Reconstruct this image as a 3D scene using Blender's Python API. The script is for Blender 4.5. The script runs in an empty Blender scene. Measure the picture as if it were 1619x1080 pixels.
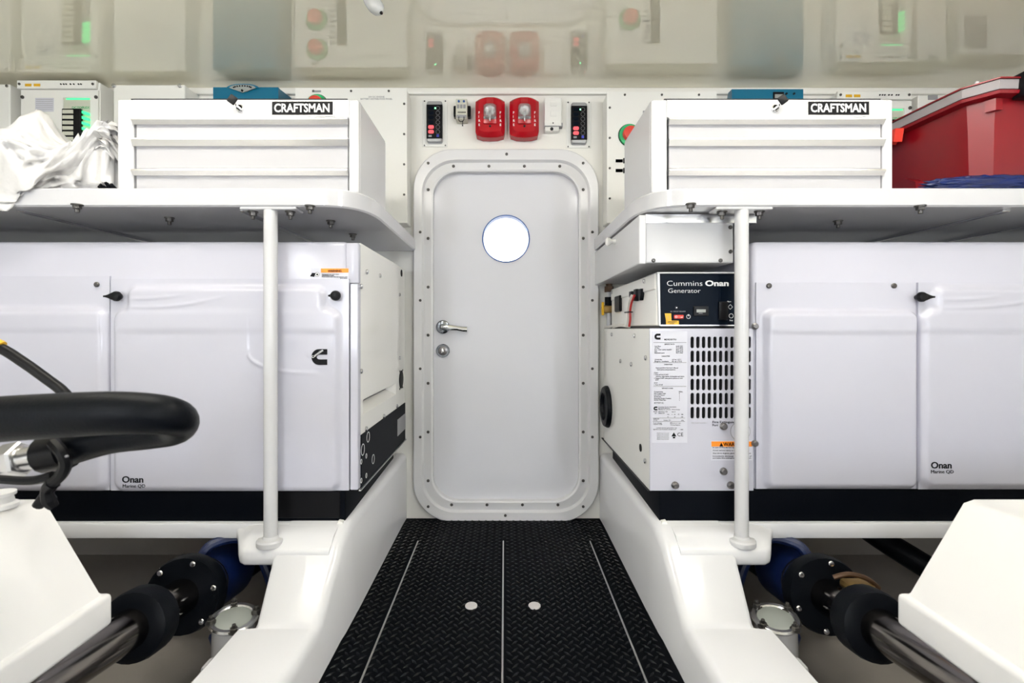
import bpy, bmesh, math, random
from mathutils import Vector, Matrix, noise

random.seed(7)
SC = bpy.context.scene
COL = SC.collection
PI = math.pi

# ------------------------------------------------------------------ camera
F = 773.0                 # focal length in pixels of the 1619x1080 frame
VX, VY = 798.0, 520.0     # vanishing point of the aisle
EYE = 0.755
cam_d = bpy.data.cameras.new('camera')
cam_d.sensor_width = 36.0
cam_d.lens = F / 1619.0 * 36.0
cam_d.shift_x = (809.5 - VX) / 1619.0
cam_d.shift_y = -(540.0 - VY) / 1619.0
cam_d.clip_start = 0.02
cam_d.dof.use_dof = True
cam_d.dof.focus_distance = 1.65
cam_d.dof.aperture_fstop = 5.0
cam = bpy.data.objects.new('camera', cam_d)
COL.objects.link(cam)
cam.location = (0, 0, EYE)
cam.rotation_euler = (PI / 2, 0, 0)
SC.camera = cam

# ------------------------------------------------------------------ world (bright daylight beyond the porthole)
w = bpy.data.worlds.new('daylight')
SC.world = w
w.use_nodes = True
bg = w.node_tree.nodes['Background']
bg.inputs[0].default_value = (0.93, 0.97, 1.0, 1)
bg.inputs[1].default_value = 3.0

# ------------------------------------------------------------------ view
vs = SC.view_settings
vs.view_transform = 'Standard'
vs.look = 'None'
vs.exposure = 0.62
vs.gamma = 1.0
vs.use_curve_mapping = False

CEIL = 1.711
WALL = 1.95
# tube lamps hung under the ceiling: (x, y, along x?, length, emission strength, colour)
LAMPS = [(-1.0, 0.86, True, 0.60, 17.0, (1.0, 0.97, 0.91)),
         (1.0, 0.86, True, 0.60, 17.0, (1.0, 0.97, 0.91)),
         (-0.50, 0.72, False, 0.44, 32.0, (1.0, 0.97, 0.92)),
         (0.50, 0.72, False, 0.44, 32.0, (1.0, 0.97, 0.92)),
         (-0.9, -1.0, False, 0.90, 30.0, (0.93, 0.95, 1.0)),
         (0.9, -1.0, False, 0.90, 30.0, (0.93, 0.95, 1.0))]
# unseen upright tubes added as fill light on the wall behind the camera: (x, bottom z, length, emission strength, colour)
FILL_LAMPS = [(-1.45, 0.55, 0.80, 104.0, (0.82, 0.88, 1.0)), (1.45, 0.55, 0.80, 104.0, (0.82, 0.88, 1.0))]

# ------------------------------------------------------------------ authoring helpers
def P(x, y, d):
    return Vector(((x - VX) * d / F, d, EYE - (y - VY) * d / F))
def PX(x, d): return (x - VX) * d / F
def PH(y, d): return EYE - (y - VY) * d / F

# ------------------------------------------------------------------ materials
MATS = {}
def mat(name, col, rough=0.4, metal=0.0, ior=1.5, var=0.03, nscale=12.0, bump=0.0, bscale=80.0,
        emit=None, estr=0.0, trans=0.0, alpha=1.0, coat=0.0, sss=0.0, rvar=0.0):
    m = bpy.data.materials.new(name)
    m.use_nodes = True
    nt = m.node_tree
    b = nt.nodes['Principled BSDF']
    tc = nt.nodes.new('ShaderNodeTexCoord')
    nz = nt.nodes.new('ShaderNodeTexNoise')
    nz.inputs['Scale'].default_value = nscale
    nz.inputs['Detail'].default_value = 3.0
    nt.links.new(tc.outputs['Object'], nz.inputs['Vector'])
    mx = nt.nodes.new('ShaderNodeMix')
    mx.data_type = 'RGBA'
    c = Vector(col[:3])
    mx.inputs[6].default_value = (*[max(0, v * (1 - var)) for v in c], 1)
    mx.inputs[7].default_value = (*[min(1, v * (1 + var)) for v in c], 1)
    nt.links.new(nz.outputs['Fac'], mx.inputs[0])
    nt.links.new(mx.outputs[2], b.inputs['Base Color'])
    if rvar:
        mr = nt.nodes.new('ShaderNodeMapRange')
        mr.inputs[3].default_value = max(0.01, rough - rvar)
        mr.inputs[4].default_value = rough + rvar
        nt.links.new(nz.outputs['Fac'], mr.inputs[0])
        nt.links.new(mr.outputs[0], b.inputs['Roughness'])
    else:
        b.inputs['Roughness'].default_value = rough
    b.inputs['Metallic'].default_value = metal
    b.inputs['IOR'].default_value = ior
    b.inputs['Transmission Weight'].default_value = trans
    b.inputs['Alpha'].default_value = alpha
    b.inputs['Coat Weight'].default_value = coat
    b.inputs['Coat Roughness'].default_value = 0.05
    if sss:
        b.inputs['Subsurface Weight'].default_value = sss
        b.inputs['Subsurface Scale'].default_value = 0.02
    if emit:
        b.inputs['Emission Color'].default_value = (*emit, 1)
        b.inputs['Emission Strength'].default_value = estr
    if bump:
        n2 = nt.nodes.new('ShaderNodeTexNoise')
        n2.inputs['Scale'].default_value = bscale
        nt.links.new(tc.outputs['Object'], n2.inputs['Vector'])
        bp = nt.nodes.new('ShaderNodeBump')
        bp.inputs['Strength'].default_value = bump
        bp.inputs['Distance'].default_value = 0.004
        nt.links.new(n2.outputs['Fac'], bp.inputs['Height'])
        nt.links.new(bp.outputs['Normal'], b.inputs['Normal'])
    MATS[name] = m
    return m

mat('cream_wall', (0.86, 0.845, 0.79), 0.22, var=0.02, nscale=3, bump=0.05, bscale=8)
mat('ceiling_gloss', (0.90, 0.86, 0.68), 0.015, ior=2.5, var=0.02, nscale=2)
mat('gelcoat', (0.77, 0.77, 0.79), 0.12, var=0.015, nscale=3, bump=0.02, bscale=6)
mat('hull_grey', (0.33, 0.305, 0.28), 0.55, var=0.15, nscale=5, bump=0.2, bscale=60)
mat('shelf_white', (0.60, 0.60, 0.62), 0.06, ior=1.8, var=0.015, nscale=4)
mat('gen_white', (0.555, 0.553, 0.625), 0.16, var=0.012, nscale=4, bump=0.015, bscale=10)
mat('gen_cream', (0.93, 0.92, 0.88), 0.12, ior=1.6, var=0.012, nscale=4)
mat('box_white', (0.85, 0.845, 0.80), 0.3, var=0.015, nscale=6)
mat('chest_white', (0.63, 0.63, 0.64), 0.22, var=0.01, nscale=6)
mat('door_white', (0.70, 0.70, 0.735), 0.12, ior=1.35, var=0.02, nscale=3, bump=0.02, bscale=5)
mat('door_frame', (0.76, 0.755, 0.765), 0.2, var=0.02, nscale=3)
mat('black_rubber', (0.0025, 0.0035, 0.0055), 0.42, ior=1.22, var=0.3, nscale=30, bump=0.1, bscale=300)
mat('mat_rubber', (0.0018, 0.0024, 0.0036), 0.6, ior=1.12, var=0.3, nscale=30)
mat('tread', (0.002, 0.003, 0.0045), 0.24, ior=1.33, var=0.2, nscale=30)
mat('black_paint', (0.002, 0.003, 0.0055), 0.5, ior=1.15, var=0.2, nscale=8)
mat('black_plastic', (0.003, 0.003, 0.004), 0.4, ior=1.3, var=0.2, nscale=10)
mat('dark_hole', (0.004, 0.004, 0.005), 0.9, var=0.2)
mat('steel', (0.62, 0.62, 0.63), 0.25, metal=1, var=0.05, nscale=20)
mat('chrome', (0.82, 0.83, 0.85), 0.06, metal=1, var=0.02)
mat('lock_steel', (0.30, 0.32, 0.36), 0.15, metal=1, var=0.2, nscale=40)
mat('dark_steel', (0.22, 0.21, 0.21), 0.3, metal=1, var=0.1, nscale=30)
mat('fastener', (0.10, 0.095, 0.09), 0.35, metal=0.8, var=0.1)
mat('shaft_steel', (0.17, 0.155, 0.145), 0.14, metal=1, var=0.08, nscale=9, rvar=0.06)
mat('aluminium', (0.84, 0.84, 0.85), 0.22, metal=1, var=0.03, nscale=30)
mat('brushed', (0.55, 0.55, 0.54), 0.4, metal=1, var=0.1, nscale=60)
mat('bronze', (0.42, 0.27, 0.10), 0.4, metal=0.7, var=0.2, nscale=25)
mat('blue_rubber', (0.002, 0.010, 0.06), 0.4, var=0.15, nscale=12)
mat('teal', (0.0, 0.13, 0.23), 0.3, var=0.04, nscale=6)
mat('red_plastic', (0.20, 0.002, 0.007), 0.3, var=0.06, nscale=8)
mat('alarm_red', (0.42, 0.003, 0.010), 0.25, var=0.05, nscale=8)
mat('switch_red', (0.70, 0.05, 0.03), 0.35, var=0.05)
mat('switch_green', (0.02, 0.42, 0.14), 0.35, var=0.05)
mat('label_white', (0.62, 0.62, 0.68), 0.35, var=0.01)
mat('ink', (0.003, 0.003, 0.004), 0.5, ior=1.25, var=0.1)
mat('ink_grey', (0.30, 0.30, 0.31), 0.5, var=0.1)
mat('print_white', (0.85, 0.85, 0.85), 0.4, var=0.02)
mat('orange', (0.95, 0.28, 0.01), 0.4, var=0.04)
mat('yellow', (0.75, 0.42, 0.01), 0.4, var=0.06)
mat('navy_face', (0.002, 0.005, 0.011), 0.35, ior=1.15, var=0.1, nscale=5)
mat('lcd', (0.30, 0.32, 0.30), 0.25, var=0.05)
mat('pink_button', (0.85, 0.08, 0.10), 0.4, emit=(1.0, 0.12, 0.14), estr=0.35)
mat('green_led', (0.05, 0.8, 0.2), 0.4, emit=(0.15, 1.0, 0.35), estr=6.0)
mat('green_glow', (0.05, 0.7, 0.25), 0.4, emit=(0.05, 1.0, 0.30), estr=0.8)
mat('blue_mark', (0.02, 0.03, 0.4), 0.4)
mat('knob_blue', (0.02, 0.09, 0.32), 0.4)
mat('module_beige', (0.60, 0.60, 0.50), 0.4)
mat('keypad_silver', (0.45, 0.46, 0.48), 0.3, metal=0.7)
mat('bag_white', (0.66, 0.65, 0.64), 0.3, var=0.04, nscale=9, bump=0.4, bscale=35)
mat('blue_bag', (0.002, 0.012, 0.09), 0.2, var=0.4, nscale=14)
mat('clear_lid', (0.92, 0.86, 0.87), 0.08, trans=0.65, ior=1.3, var=0.02)
mat('lens_clear', (0.9, 0.92, 0.92), 0.05, trans=0.6, ior=1.45, var=0.02)
mat('strobe_lens', (0.80, 0.83, 0.83), 0.06, trans=0.75, ior=1.5, var=0.3, nscale=140, bump=1.0, bscale=170)
mat('wire_red', (0.45, 0.02, 0.02), 0.4)
mat('wire_white', (0.8, 0.77, 0.72), 0.4)
mat('engine_white', (0.88, 0.87, 0.86), 0.28, var=0.02, nscale=5, bump=0.05, bscale=25)
mat('diffuser', (0.9, 0.9, 0.9), 0.4, emit=(1, 0.98, 0.94), estr=4.0)
mat('lift_grey', (0.55, 0.53, 0.53), 0.4)
mat('drawer_white', (0.49, 0.485, 0.50), 0.22, var=0.01, nscale=6)
mat('pipe_grey', (0.55, 0.55, 0.58), 0.35)
mat('brown_fitting', (0.10, 0.055, 0.03), 0.4, metal=0.6)

def glass_mat():
    m = bpy.data.materials.new('pane_glass')
    m.use_nodes = True
    nt = m.node_tree
    for n in list(nt.nodes):
        if n.type != 'OUTPUT_MATERIAL': nt.nodes.remove(n)
    out = [n for n in nt.nodes if n.type == 'OUTPUT_MATERIAL'][0]
    t = nt.nodes.new('ShaderNodeBsdfTransparent')
    g = nt.nodes.new('ShaderNodeBsdfGlossy')
    g.inputs['Roughness'].default_value = 0.03
    mx = nt.nodes.new('ShaderNodeMixShader')
    fr = nt.nodes.new('ShaderNodeFresnel')
    fr.inputs[0].default_value = 1.45
    nt.links.new(fr.outputs[0], mx.inputs[0])
    nt.links.new(t.outputs[0], mx.inputs[1])
    nt.links.new(g.outputs[0], mx.inputs[2])
    nt.links.new(mx.outputs[0], out.inputs[0])
    MATS['pane_glass'] = m
glass_mat()

# ------------------------------------------------------------------ mesh builder
class MB:
    def __init__(s):
        s.v, s.f = [], []
    def add(s, vs, fs):
        o = len(s.v)
        s.v += [tuple(v) for v in vs]
        s.f += [tuple(i + o for i in f) for f in fs]
        return s
    def box(s, a, b, bev=0.0, seg=2):
        x0, x1 = sorted((a[0], b[0])); y0, y1 = sorted((a[1], b[1])); z0, z1 = sorted((a[2], b[2]))
        bm = bmesh.new()
        bmesh.ops.create_cube(bm, size=1.0)
        for v in bm.verts:
            v.co = Vector(((v.co.x + .5) * (x1 - x0) + x0, (v.co.y + .5) * (y1 - y0) + y0, (v.co.z + .5) * (z1 - z0) + z0))
        if bev > 0:
            bmesh.ops.bevel(bm, geom=list(bm.edges), offset=min(bev, .49 * min(x1 - x0, y1 - y0, z1 - z0)),
                            segments=seg, profile=0.5, affect='EDGES')
        s.addbm(bm)
        return s
    def addbm(s, bm):
        bm.verts.index_update()
        s.add([v.co for v in bm.verts], [[v.index for v in f.verts] for f in bm.faces])
        bm.free()
    def loft(s, rings, closed=True, cap0=True, cap1=True):
        n = len(rings[0])
        vs = [p for r in rings for p in r]
        fs = []
        for i in range(len(rings) - 1):
            for j in range(n if closed else n - 1):
                k = (j + 1) % n
                fs.append((i * n + j, i * n + k, (i + 1) * n + k, (i + 1) * n + j))
        if closed and cap0: fs.append(tuple(range(n - 1, -1, -1)))
        if closed and cap1: fs.append(tuple((len(rings) - 1) * n + j for j in range(n)))
        return s.add(vs, fs)
    def lathe(s, prof, pos=(0, 0, 0), axis=(0, 0, 1), seg=16):
        ax = Vector(axis).normalized()
        q = Vector((0, 0, 1)).rotation_difference(ax)
        rings = []
        for r, h in prof:
            rings.append([Vector(pos) + q @ Vector((r * math.cos(2 * PI * j / seg), r * math.sin(2 * PI * j / seg), h)) for j in range(seg)])
        return s.loft(rings)
    def tube(s, pts, r, seg=10, smooth=6):
        pts = [Vector(p) for p in pts]
        if smooth and len(pts) > 2:
            out = []
            n = len(pts)
            for i in range(n - 1):
                p0 = pts[max(i - 1, 0)]; p1 = pts[i]; p2 = pts[i + 1]; p3 = pts[min(i + 2, n - 1)]
                for k in range(smooth):
                    t = k / smooth
                    out.append(0.5 * ((2 * p1) + (p2 - p0) * t + (2 * p0 - 5 * p1 + 4 * p2 - p3) * t * t + (3 * p1 - p0 - 3 * p2 + p3) * t ** 3))
            out.append(pts[-1])
            rr = [r] * len(out) if not isinstance(r, (list, tuple)) else [
                r[min(int(i / smooth), n - 1)] + (r[min(int(i / smooth) + 1, n - 1)] - r[min(int(i / smooth), n - 1)]) * ((i % smooth) / smooth) for i in range(len(out))]
            pts = out
        else:
            rr = [r] * len(pts) if not isinstance(r, (list, tuple)) else r
        t0 = (pts[1] - pts[0]).normalized()
        up = Vector((0, 0, 1)) if abs(t0.z) < .9 else Vector((1, 0, 0))
        nrm = t0.cross(up).normalized()
        rings = []
        prev = t0
        for i, p in enumerate(pts):
            a = pts[max(i - 1, 0)]; b = pts[min(i + 1, len(pts) - 1)]
            t = (b - a).normalized()
            nrm = (prev.rotation_difference(t) @ nrm).normalized()
            prev = t
            bn = t.cross(nrm)
            rings.append([p + rr[i] * (math.cos(2 * PI * j / seg) * nrm + math.sin(2 * PI * j / seg) * bn) for j in range(seg)])
        return s.loft(rings)
    def prism(s, outline, y0, y1, bev=0.0):
        """outline in (x, z), extruded along y; y0 is the camera side"""
        if bev <= 0:
            return s.loft([[Vector((x, y1, z)) for x, z in outline], [Vector((x, y0, z)) for x, z in outline]])
        ins = inset(outline, bev)
        return s.loft([[Vector((x, y1, z)) for x, z in outline], [Vector((x, y0 + bev, z)) for x, z in outline],
                       [Vector((x * .3 + a * .7, y0 + bev * .3, z * .3 + b * .7)) for (x, z), (a, b) in zip(outline, ins)][:],
                       [Vector((x, y0, z)) for x, z in ins]])
    def mesh(s, name, ang=35):
        me = bpy.data.meshes.new(name)
        me.from_pydata([tuple(v) for v in s.v], [], s.f)
        bm = bmesh.new(); bm.from_mesh(me)
        bmesh.ops.recalc_face_normals(bm, faces=bm.faces)
        bm.to_mesh(me); bm.free()
        for p in me.polygons: p.use_smooth = True
        me.set_sharp_from_angle(angle=math.radians(ang))
        return me
    def build(s, name, m, parent=None, ang=35, kind=None, label=None):
        o = bpy.data.objects.new(name, s.mesh(name, ang))
        return finish(o, m, parent, kind, label)

def finish(o, m, parent=None, kind=None, label=None):
    if m is not None and not len(o.data.materials):
        o.data.materials.append(MATS[m])
    COL.objects.link(o)
    setp(o, parent)
    if kind: o['kind'] = kind
    if label: o['label'] = label
    return o

BASE = {}
def setp(o, parent):
    if parent is None: return
    o.parent = parent
    o.matrix_parent_inverse = BASE.get(parent.name, Matrix.Identity(4)).inverted()
    BASE[o.name] = BASE_world(o)
def BASE_world(o):
    return Matrix.LocRotScale(o.location, o.rotation_euler, o.scale)

def inset(outline, d):
    n = len(outline)
    out = []
    ar = sum(outline[i][0] * outline[(i + 1) % n][1] - outline[(i + 1) % n][0] * outline[i][1] for i in range(n))
    sg = 1 if ar > 0 else -1
    for i in range(n):
        p0 = Vector(outline[i - 1]); p1 = Vector(outline[i]); p2 = Vector(outline[(i + 1) % n])
        e1 = (p1 - p0); e2 = (p2 - p1)
        if e1.length < 1e-9: e1 = e2
        if e2.length < 1e-9: e2 = e1
        e1 = e1.normalized(); e2 = e2.normalized()
        n1 = Vector((-e1.y, e1.x)) * sg; n2 = Vector((-e2.y, e2.x)) * sg
        b = (n1 + n2)
        if b.length < 1e-6: b = n1
        b = b.normalized()
        k = d / max(.4, b.dot(n1))
        q = p1 + b * k
        out.append((q.x, q.y))
    return out

def rrect(x0, x1, z0, z1, r, k=6):
    pts = []
    for cx, cz, a0 in ((x1 - r, z1 - r, 0), (x0 + r, z1 - r, PI / 2), (x0 + r, z0 + r, PI), (x1 - r, z0 + r, 1.5 * PI)):
        for i in range(k + 1):
            a = a0 + PI / 2 * i / k
            pts.append((cx + r * math.cos(a), cz + r * math.sin(a)))
    return pts

def thing(name, label, cat, loc=(0, 0, 0), group=None):
    o = bpy.data.objects.new(name, None)
    COL.objects.link(o)
    o.location = loc
    o.empty_display_size = 0.05
    BASE[o.name] = Matrix.Translation(loc)
    o['label'] = label; o['category'] = cat
    if group: o['group'] = group
    return o
def struct(name, label, loc=(0, 0, 0)):
    o = bpy.data.objects.new(name, None)
    COL.objects.link(o)
    o.location = loc
    BASE[o.name] = Matrix.Translation(loc)
    o['kind'] = 'structure'; o['label'] = label
    return o
def tag(o, label, cat, group=None):
    o['label'] = label; o['category'] = cat
    if group: o['group'] = group
    return o

DIRS = {'front': (0, -1, 0), 'right': (1, 0, 0), 'left': (-1, 0, 0), 'down': (0, 0, -1), 'up': (0, 0, 1), 'back': (0, 1, 0)}
def put(me, name, m, pos, d, parent, sc=1.0):
    """a small shared mesh (axis +Z) placed at pos pointing in direction d"""
    o = bpy.data.objects.new(name, me)
    if not len(me.materials): me.materials.append(MATS[m])
    COL.objects.link(o)
    o.location = pos
    o.rotation_euler = Vector((0, 0, 1)).rotation_difference(Vector(DIRS[d] if isinstance(d, str) else d)).to_euler()
    o.scale = (sc, sc, sc)
    setp(o, parent)
    return o

TXT = {'front': Matrix.Rotation(PI / 2, 4, 'X'),
       'right': Matrix.Rotation(PI / 2, 4, 'Z') @ Matrix.Rotation(PI / 2, 4, 'X'),
       'left': Matrix.Rotation(-PI / 2, 4, 'Z') @ Matrix.Rotation(PI / 2, 4, 'X')}
def text(s, pos, size, m, parent, bold=0.0, d='front', align='LEFT', wid=None, roll=0.0, name='lettering', ext=0.0004, spacing=1.0, line=1.0, xs=1.0):
    cu = bpy.data.curves.new('t', 'FONT')
    cu.body = s; cu.size = size; cu.offset = bold * size; cu.extrude = ext
    cu.align_x = align; cu.space_character = spacing; cu.space_line = line
    cu.resolution_u = 3
    t = bpy.data.objects.new('t', cu)
    COL.objects.link(t)
    dg = bpy.context.evaluated_depsgraph_get()
    me = bpy.data.meshes.new_from_object(t.evaluated_get(dg))
    bpy.data.objects.remove(t)
    bpy.data.curves.remove(cu)
    if wid and len(me.vertices):
        xsv = [v.co.x for v in me.vertices]
        xs = wid / max(1e-6, max(xsv) - min(xsv))
        off = min(xsv)
        for v in me.vertices: v.co.x = (v.co.x - off) * xs
    elif xs != 1.0:
        for v in me.vertices: v.co.x *= xs
    me.transform(Matrix.Translation(pos) @ TXT[d] @ Matrix.Rotation(roll, 4, 'Z'))
    me.materials.clear()
    me.materials.append(MATS[m])
    me.name = name
    o = bpy.data.objects.new(name, me)
    COL.objects.link(o)
    setp(o, parent)
    return o

def heightfield(x0, x1, z0, z1, y, fn, nx, nz, back=0.012):
    """panel facing the camera; fn(x,z) = how far it stands proud of y"""
    mb = MB()
    vs, fs = [], []
    for j in range(nz + 1):
        for i in range(nx + 1):
            x = x0 + (x1 - x0) * i / nx; z = z0 + (z1 - z0) * j / nz
            vs.append((x, y - fn(x, z), z))
    W = nx + 1
    for j in range(nz):
        for i in range(nx):
            fs.append((j * W + i, j * W + i + 1, (j + 1) * W + i + 1, (j + 1) * W + i))
    rim = [i for i in range(W)] + [j * W + nx for j in range(1, nz + 1)] + [nz * W + i for i in range(nx - 1, -1, -1)] + [j * W for j in range(nz - 1, 0, -1)]
    o = len(vs)
    for k in rim: vs.append((vs[k][0], y + back, vs[k][2]))
    n = len(rim)
    for k in range(n):
        fs.append((rim[k], o + k, o + (k + 1) % n, rim[(k + 1) % n]))
    fs.append(tuple(range(o, o + n)))
    return mb.add(vs, fs)

def sst(a, b, x):
    t = max(0.0, min(1.0, (x - a) / (b - a)))
    return t * t * (3 - 2 * t)
def sdbox(x, y, x0, x1, y0, y1, r):
    qx = abs(x - (x0 + x1) / 2) - (x1 - x0) / 2 + r
    qy = abs(y - (y0 + y1) / 2) - (y1 - y0) / 2 + r
    return math.hypot(max(qx, 0), max(qy, 0)) + min(max(qx, qy), 0) - r

# shared small meshes
def bolt_mesh(r, h, seg=10):
    return MB().lathe([(r * 1.0, 0), (r, h * .55), (r * .75, h * .9), (r * .35, h)], seg=seg).mesh('bolt')
BOLT = bolt_mesh(0.0075, 0.006); BOLT.materials.append(MATS['fastener'])
SCREW = bolt_mesh(0.0055, 0.004); SCREW.materials.append(MATS['fastener'])
SSCREW = bolt_mesh(0.007, 0.006); SSCREW.materials.append(MATS['steel'])
GBOLT = MB().lathe([(0.010, 0), (0.010, 0.003), (0.0085, 0.004), (0.0085, 0.008), (0.006, 0.010)], seg=12).mesh('bolt'); GBOLT.materials.append(MATS['dark_steel'])
def nut_mesh():
    mb = MB()
    mb.lathe([(0.013, 0), (0.013, 0.003)], seg=14)
    mb.lathe([(0.0095, 0.003), (0.0095, 0.011), (0.008, 0.012)], seg=6)
    mb.lathe([(0.005, 0.011), (0.005, 0.020), (0.004, 0.021)], seg=8)
    return mb.mesh('bolt')
NUT = nut_mesh(); NUT.materials.append(MATS['fastener'])

# ================================================================== THE SETTING
XL, XR = -2.55, 2.55
YB = -2.6
FL, FR = -0.391, 0.378

# bulkhead with a doorway (hole for the rounded door opening)
def wall_with_door():
    mb = MB()
    hole = rrect(PX(668, WALL), PX(932, WALL), PH(808, WALL), PH(256, WALL), 0.12, 6)
    n = len(hole)
    outer = []
    x0, x1, z0, z1 = XL, XR, -0.35, CEIL
    cx = sum(p[0] for p in hole) / n; cz = sum(p[1] for p in hole) / n
    for (x, z) in hole:
        dx, dz = x - cx, z - cz
        t = 1e9
        if dx > 1e-9: t = min(t, (x1 - cx) / dx)
        if dx < -1e-9: t = min(t, (x0 - cx) / dx)
        if dz > 1e-9: t = min(t, (z1 - cz) / dz)
        if dz < -1e-9: t = min(t, (z0 - cz) / dz)
        outer.append((cx + dx * t, cz + dz * t))
    # add corner points by snapping the nearest outer point
    for c in ((x0, z0), (x0, z1), (x1, z0), (x1, z1)):
        k = min(range(n), key=lambda i: (outer[i][0] - c[0]) ** 2 + (outer[i][1] - c[1]) ** 2)
        outer[k] = c
    A = [Vector((x, WALL, z)) for x, z in hole]; B = [Vector((x, WALL, z)) for x, z in outer]
    C = [Vector((x, WALL + .05, z)) for x, z in outer]; D = [Vector((x, WALL + .05, z)) for x, z in hole]
    mb.loft([A, B, C, D, A], cap0=False, cap1=False)
    return mb
wb = wall_with_door().build('wall_back', 'cream_wall', kind='structure', label='cream bulkhead wall around the watertight door')
MB().box((XL - .05, YB, -.35), (XL, WALL + .05, CEIL)).build('wall_left', 'cream_wall', kind='structure', label='pale hull side wall')
MB().box((XR, YB, -.35), (XR + .05, WALL + .05, CEIL)).build('wall_right', 'cream_wall', kind='structure', label='pale hull side wall')
MB().box((XL - .05, YB - .05, -.35), (XR + .05, YB, CEIL)).build('wall_rear', 'cream_wall', kind='structure', label='pale wall behind the camera')
MB().box((XL - .05, YB - .05, CEIL), (XR + .05, WALL + .05, CEIL + .04)).build('ceiling', 'ceiling_gloss', kind='structure', label='glossy cream ceiling reflecting the panels')
MB().box((XL, WALL - .016, CEIL - .026), (XR, WALL, CEIL), .004).build('trim_1', 'cream_wall', kind='structure', label='narrow cream trim where wall meets ceiling')
MB().box((XL, YB, -.40), (XR, WALL + .05, -.14)).build('bilge_floor', 'hull_grey', kind='structure', label='grey hull bottom under the machinery')

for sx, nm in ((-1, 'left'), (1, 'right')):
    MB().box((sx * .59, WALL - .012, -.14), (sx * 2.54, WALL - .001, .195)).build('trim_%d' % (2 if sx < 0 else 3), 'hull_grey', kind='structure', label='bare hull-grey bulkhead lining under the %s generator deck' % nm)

# walkway
fl = struct('floor', 'black diamond-tread walkway between the generators', (0, 0, 0))
MB().box((FL - .03, YB, -.05), (FR + .03, WALL - .002, 0.0)).build('mat', 'mat_rubber', fl)
def lugs():
    mb = MB()
    L, W, H = 0.0118, 0.0036, 0.0022
    pit = 0.027
    vs, fs = [], []
    for k in (0, 1):
        a = PI / 4 if k == 0 else -PI / 4
        ux, uy = math.cos(a), math.sin(a)
        for i in range(30):
            for j in range(int((WALL + 0.15) / pit)):
                x = FL + 0.010 + (i + .5 * k) * pit; y = -0.12 + (j + .5 * k) * pit
                if x < FL + .008 or x > FR - .008 or y > WALL - .02: continue
                if min(abs(x + .005), abs(x + .308), abs(x - .303)) < .006 and y < 1.745: continue
                o = len(vs)
                for s_, t_, h_ in ((-1, 0, 0), (0, -1, 0), (1, 0, 0), (0, 1, 0), (-.55, 0, 1), (.55, 0, 1), (0, -.45, 1), (0, .45, 1)):
                    vs.append((x + s_ * L * ux - t_ * W * uy, y + s_ * L * uy + t_ * W * ux, h_ * H))
                fs += [(o, o + 1, o + 6, o + 4), (o + 1, o + 2, o + 5, o + 6), (o + 2, o + 3, o + 7, o + 5), (o + 3, o, o + 4, o + 7), (o + 4, o + 6, o + 5, o + 7)]
    return mb.add(vs, fs)
lugs().build('tread_lugs', 'tread', fl, kind='stuff', ang=20)
for x in (-.308, -.005, .303):
    MB().box((x - .0022, YB, 0), (x + .0022, 1.738, .0022), .0006, 1).build('seam_strip', 'brushed', fl)
for x in (-.091, .081):
    MB().lathe([(.0165, 0), (.0165, .003), (.0150, .0042)], (x, 1.33, 0), seg=24).build('lift_cap', 'lift_grey', fl)

# moulded platforms on both sides
def platform(s, fx, nm):
    root = struct(nm, 'white moulded platform under the generator', (s * fx, 1.3, 0))
    secs = [(1.948, fx, .26, .58), (1.31, fx + .018, .240, .58), (1.27, fx + .021, .222, .58), (1.245, fx + .023, .209, .58), (1.232, fx + .023, .199, .578),
            (1.215, fx + .023, .182, .576), (1.10, fx + .022, .098, .556), (1.085, fx + .022, .091, .556), (1.08, fx + .022, .09, .596), (-.3, fx + .022, .09, .60)]
    rings = []
    R = 0.022
    for d, xt, h, xo in secs:
        r = [(s * fx, d, -.03), (s * (xt - (xt - fx) * .12 - 0.0), d, h - R)]
        for k in range(1, 5):
            a = PI / 2 * k / 4
            r.append((s * (xt + R * (1 - math.cos(a))), d, h - R + R * math.sin(a)))
        r += [(s * (xo - .008), d, h), (s * xo, d, h - .008), (s * xo, d, -.2)]
        rings.append([Vector(p) for p in r])
    MB().loft(rings).build('side_wall', 'gelcoat', root, ang=40)
    # generator deck with its front beam
    MB().box((s * (fx + .035), 1.30, .196), (s * 2.5, 1.945, .238), .006).build('deck', 'gelcoat', root)
    # lip between generator base and aisle
    MB().loft([[Vector((s * x, d, z)) for x, z in ((fx + .04, h - .02), (fx + .04, h + .004), (fx + .052, h + .006), (fx + .06, h - .02))]
               for d, h in ((1.30, .238), (1.945, .257))]).build('lip', 'gen_cream', root)
    # rounded bracket that carries the pole
    rings = []
    for i in range(25):
        x = .44 + (.78 - .44) * i / 24
        df = 1.222 + .086 * sst(.655, .725, x)
        top = .206 + .030 * sst(.655, .735, x)
        bot = .160 + .037 * sst(.655, .735, x)
        pr = [(1.36, .237), (1.31, .237), (df + .035, top + .018 * (1 - sst(.65, .73, x))), (df + .018, top + .001), (df + .006, top - .004), (df, top - .012),
              (df, bot + .010), (df + .004, bot + .003), (df + .012, bot), (1.36, bot)]
        rings.append([Vector((s * x, d, z)) for d, z in pr])
    MB().loft(rings).build('bracket', 'gelcoat', root, ang=50)
    return root
platform(-1, 0.391, 'platform_left')
platform(1, 0.378, 'platform_right')

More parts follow.
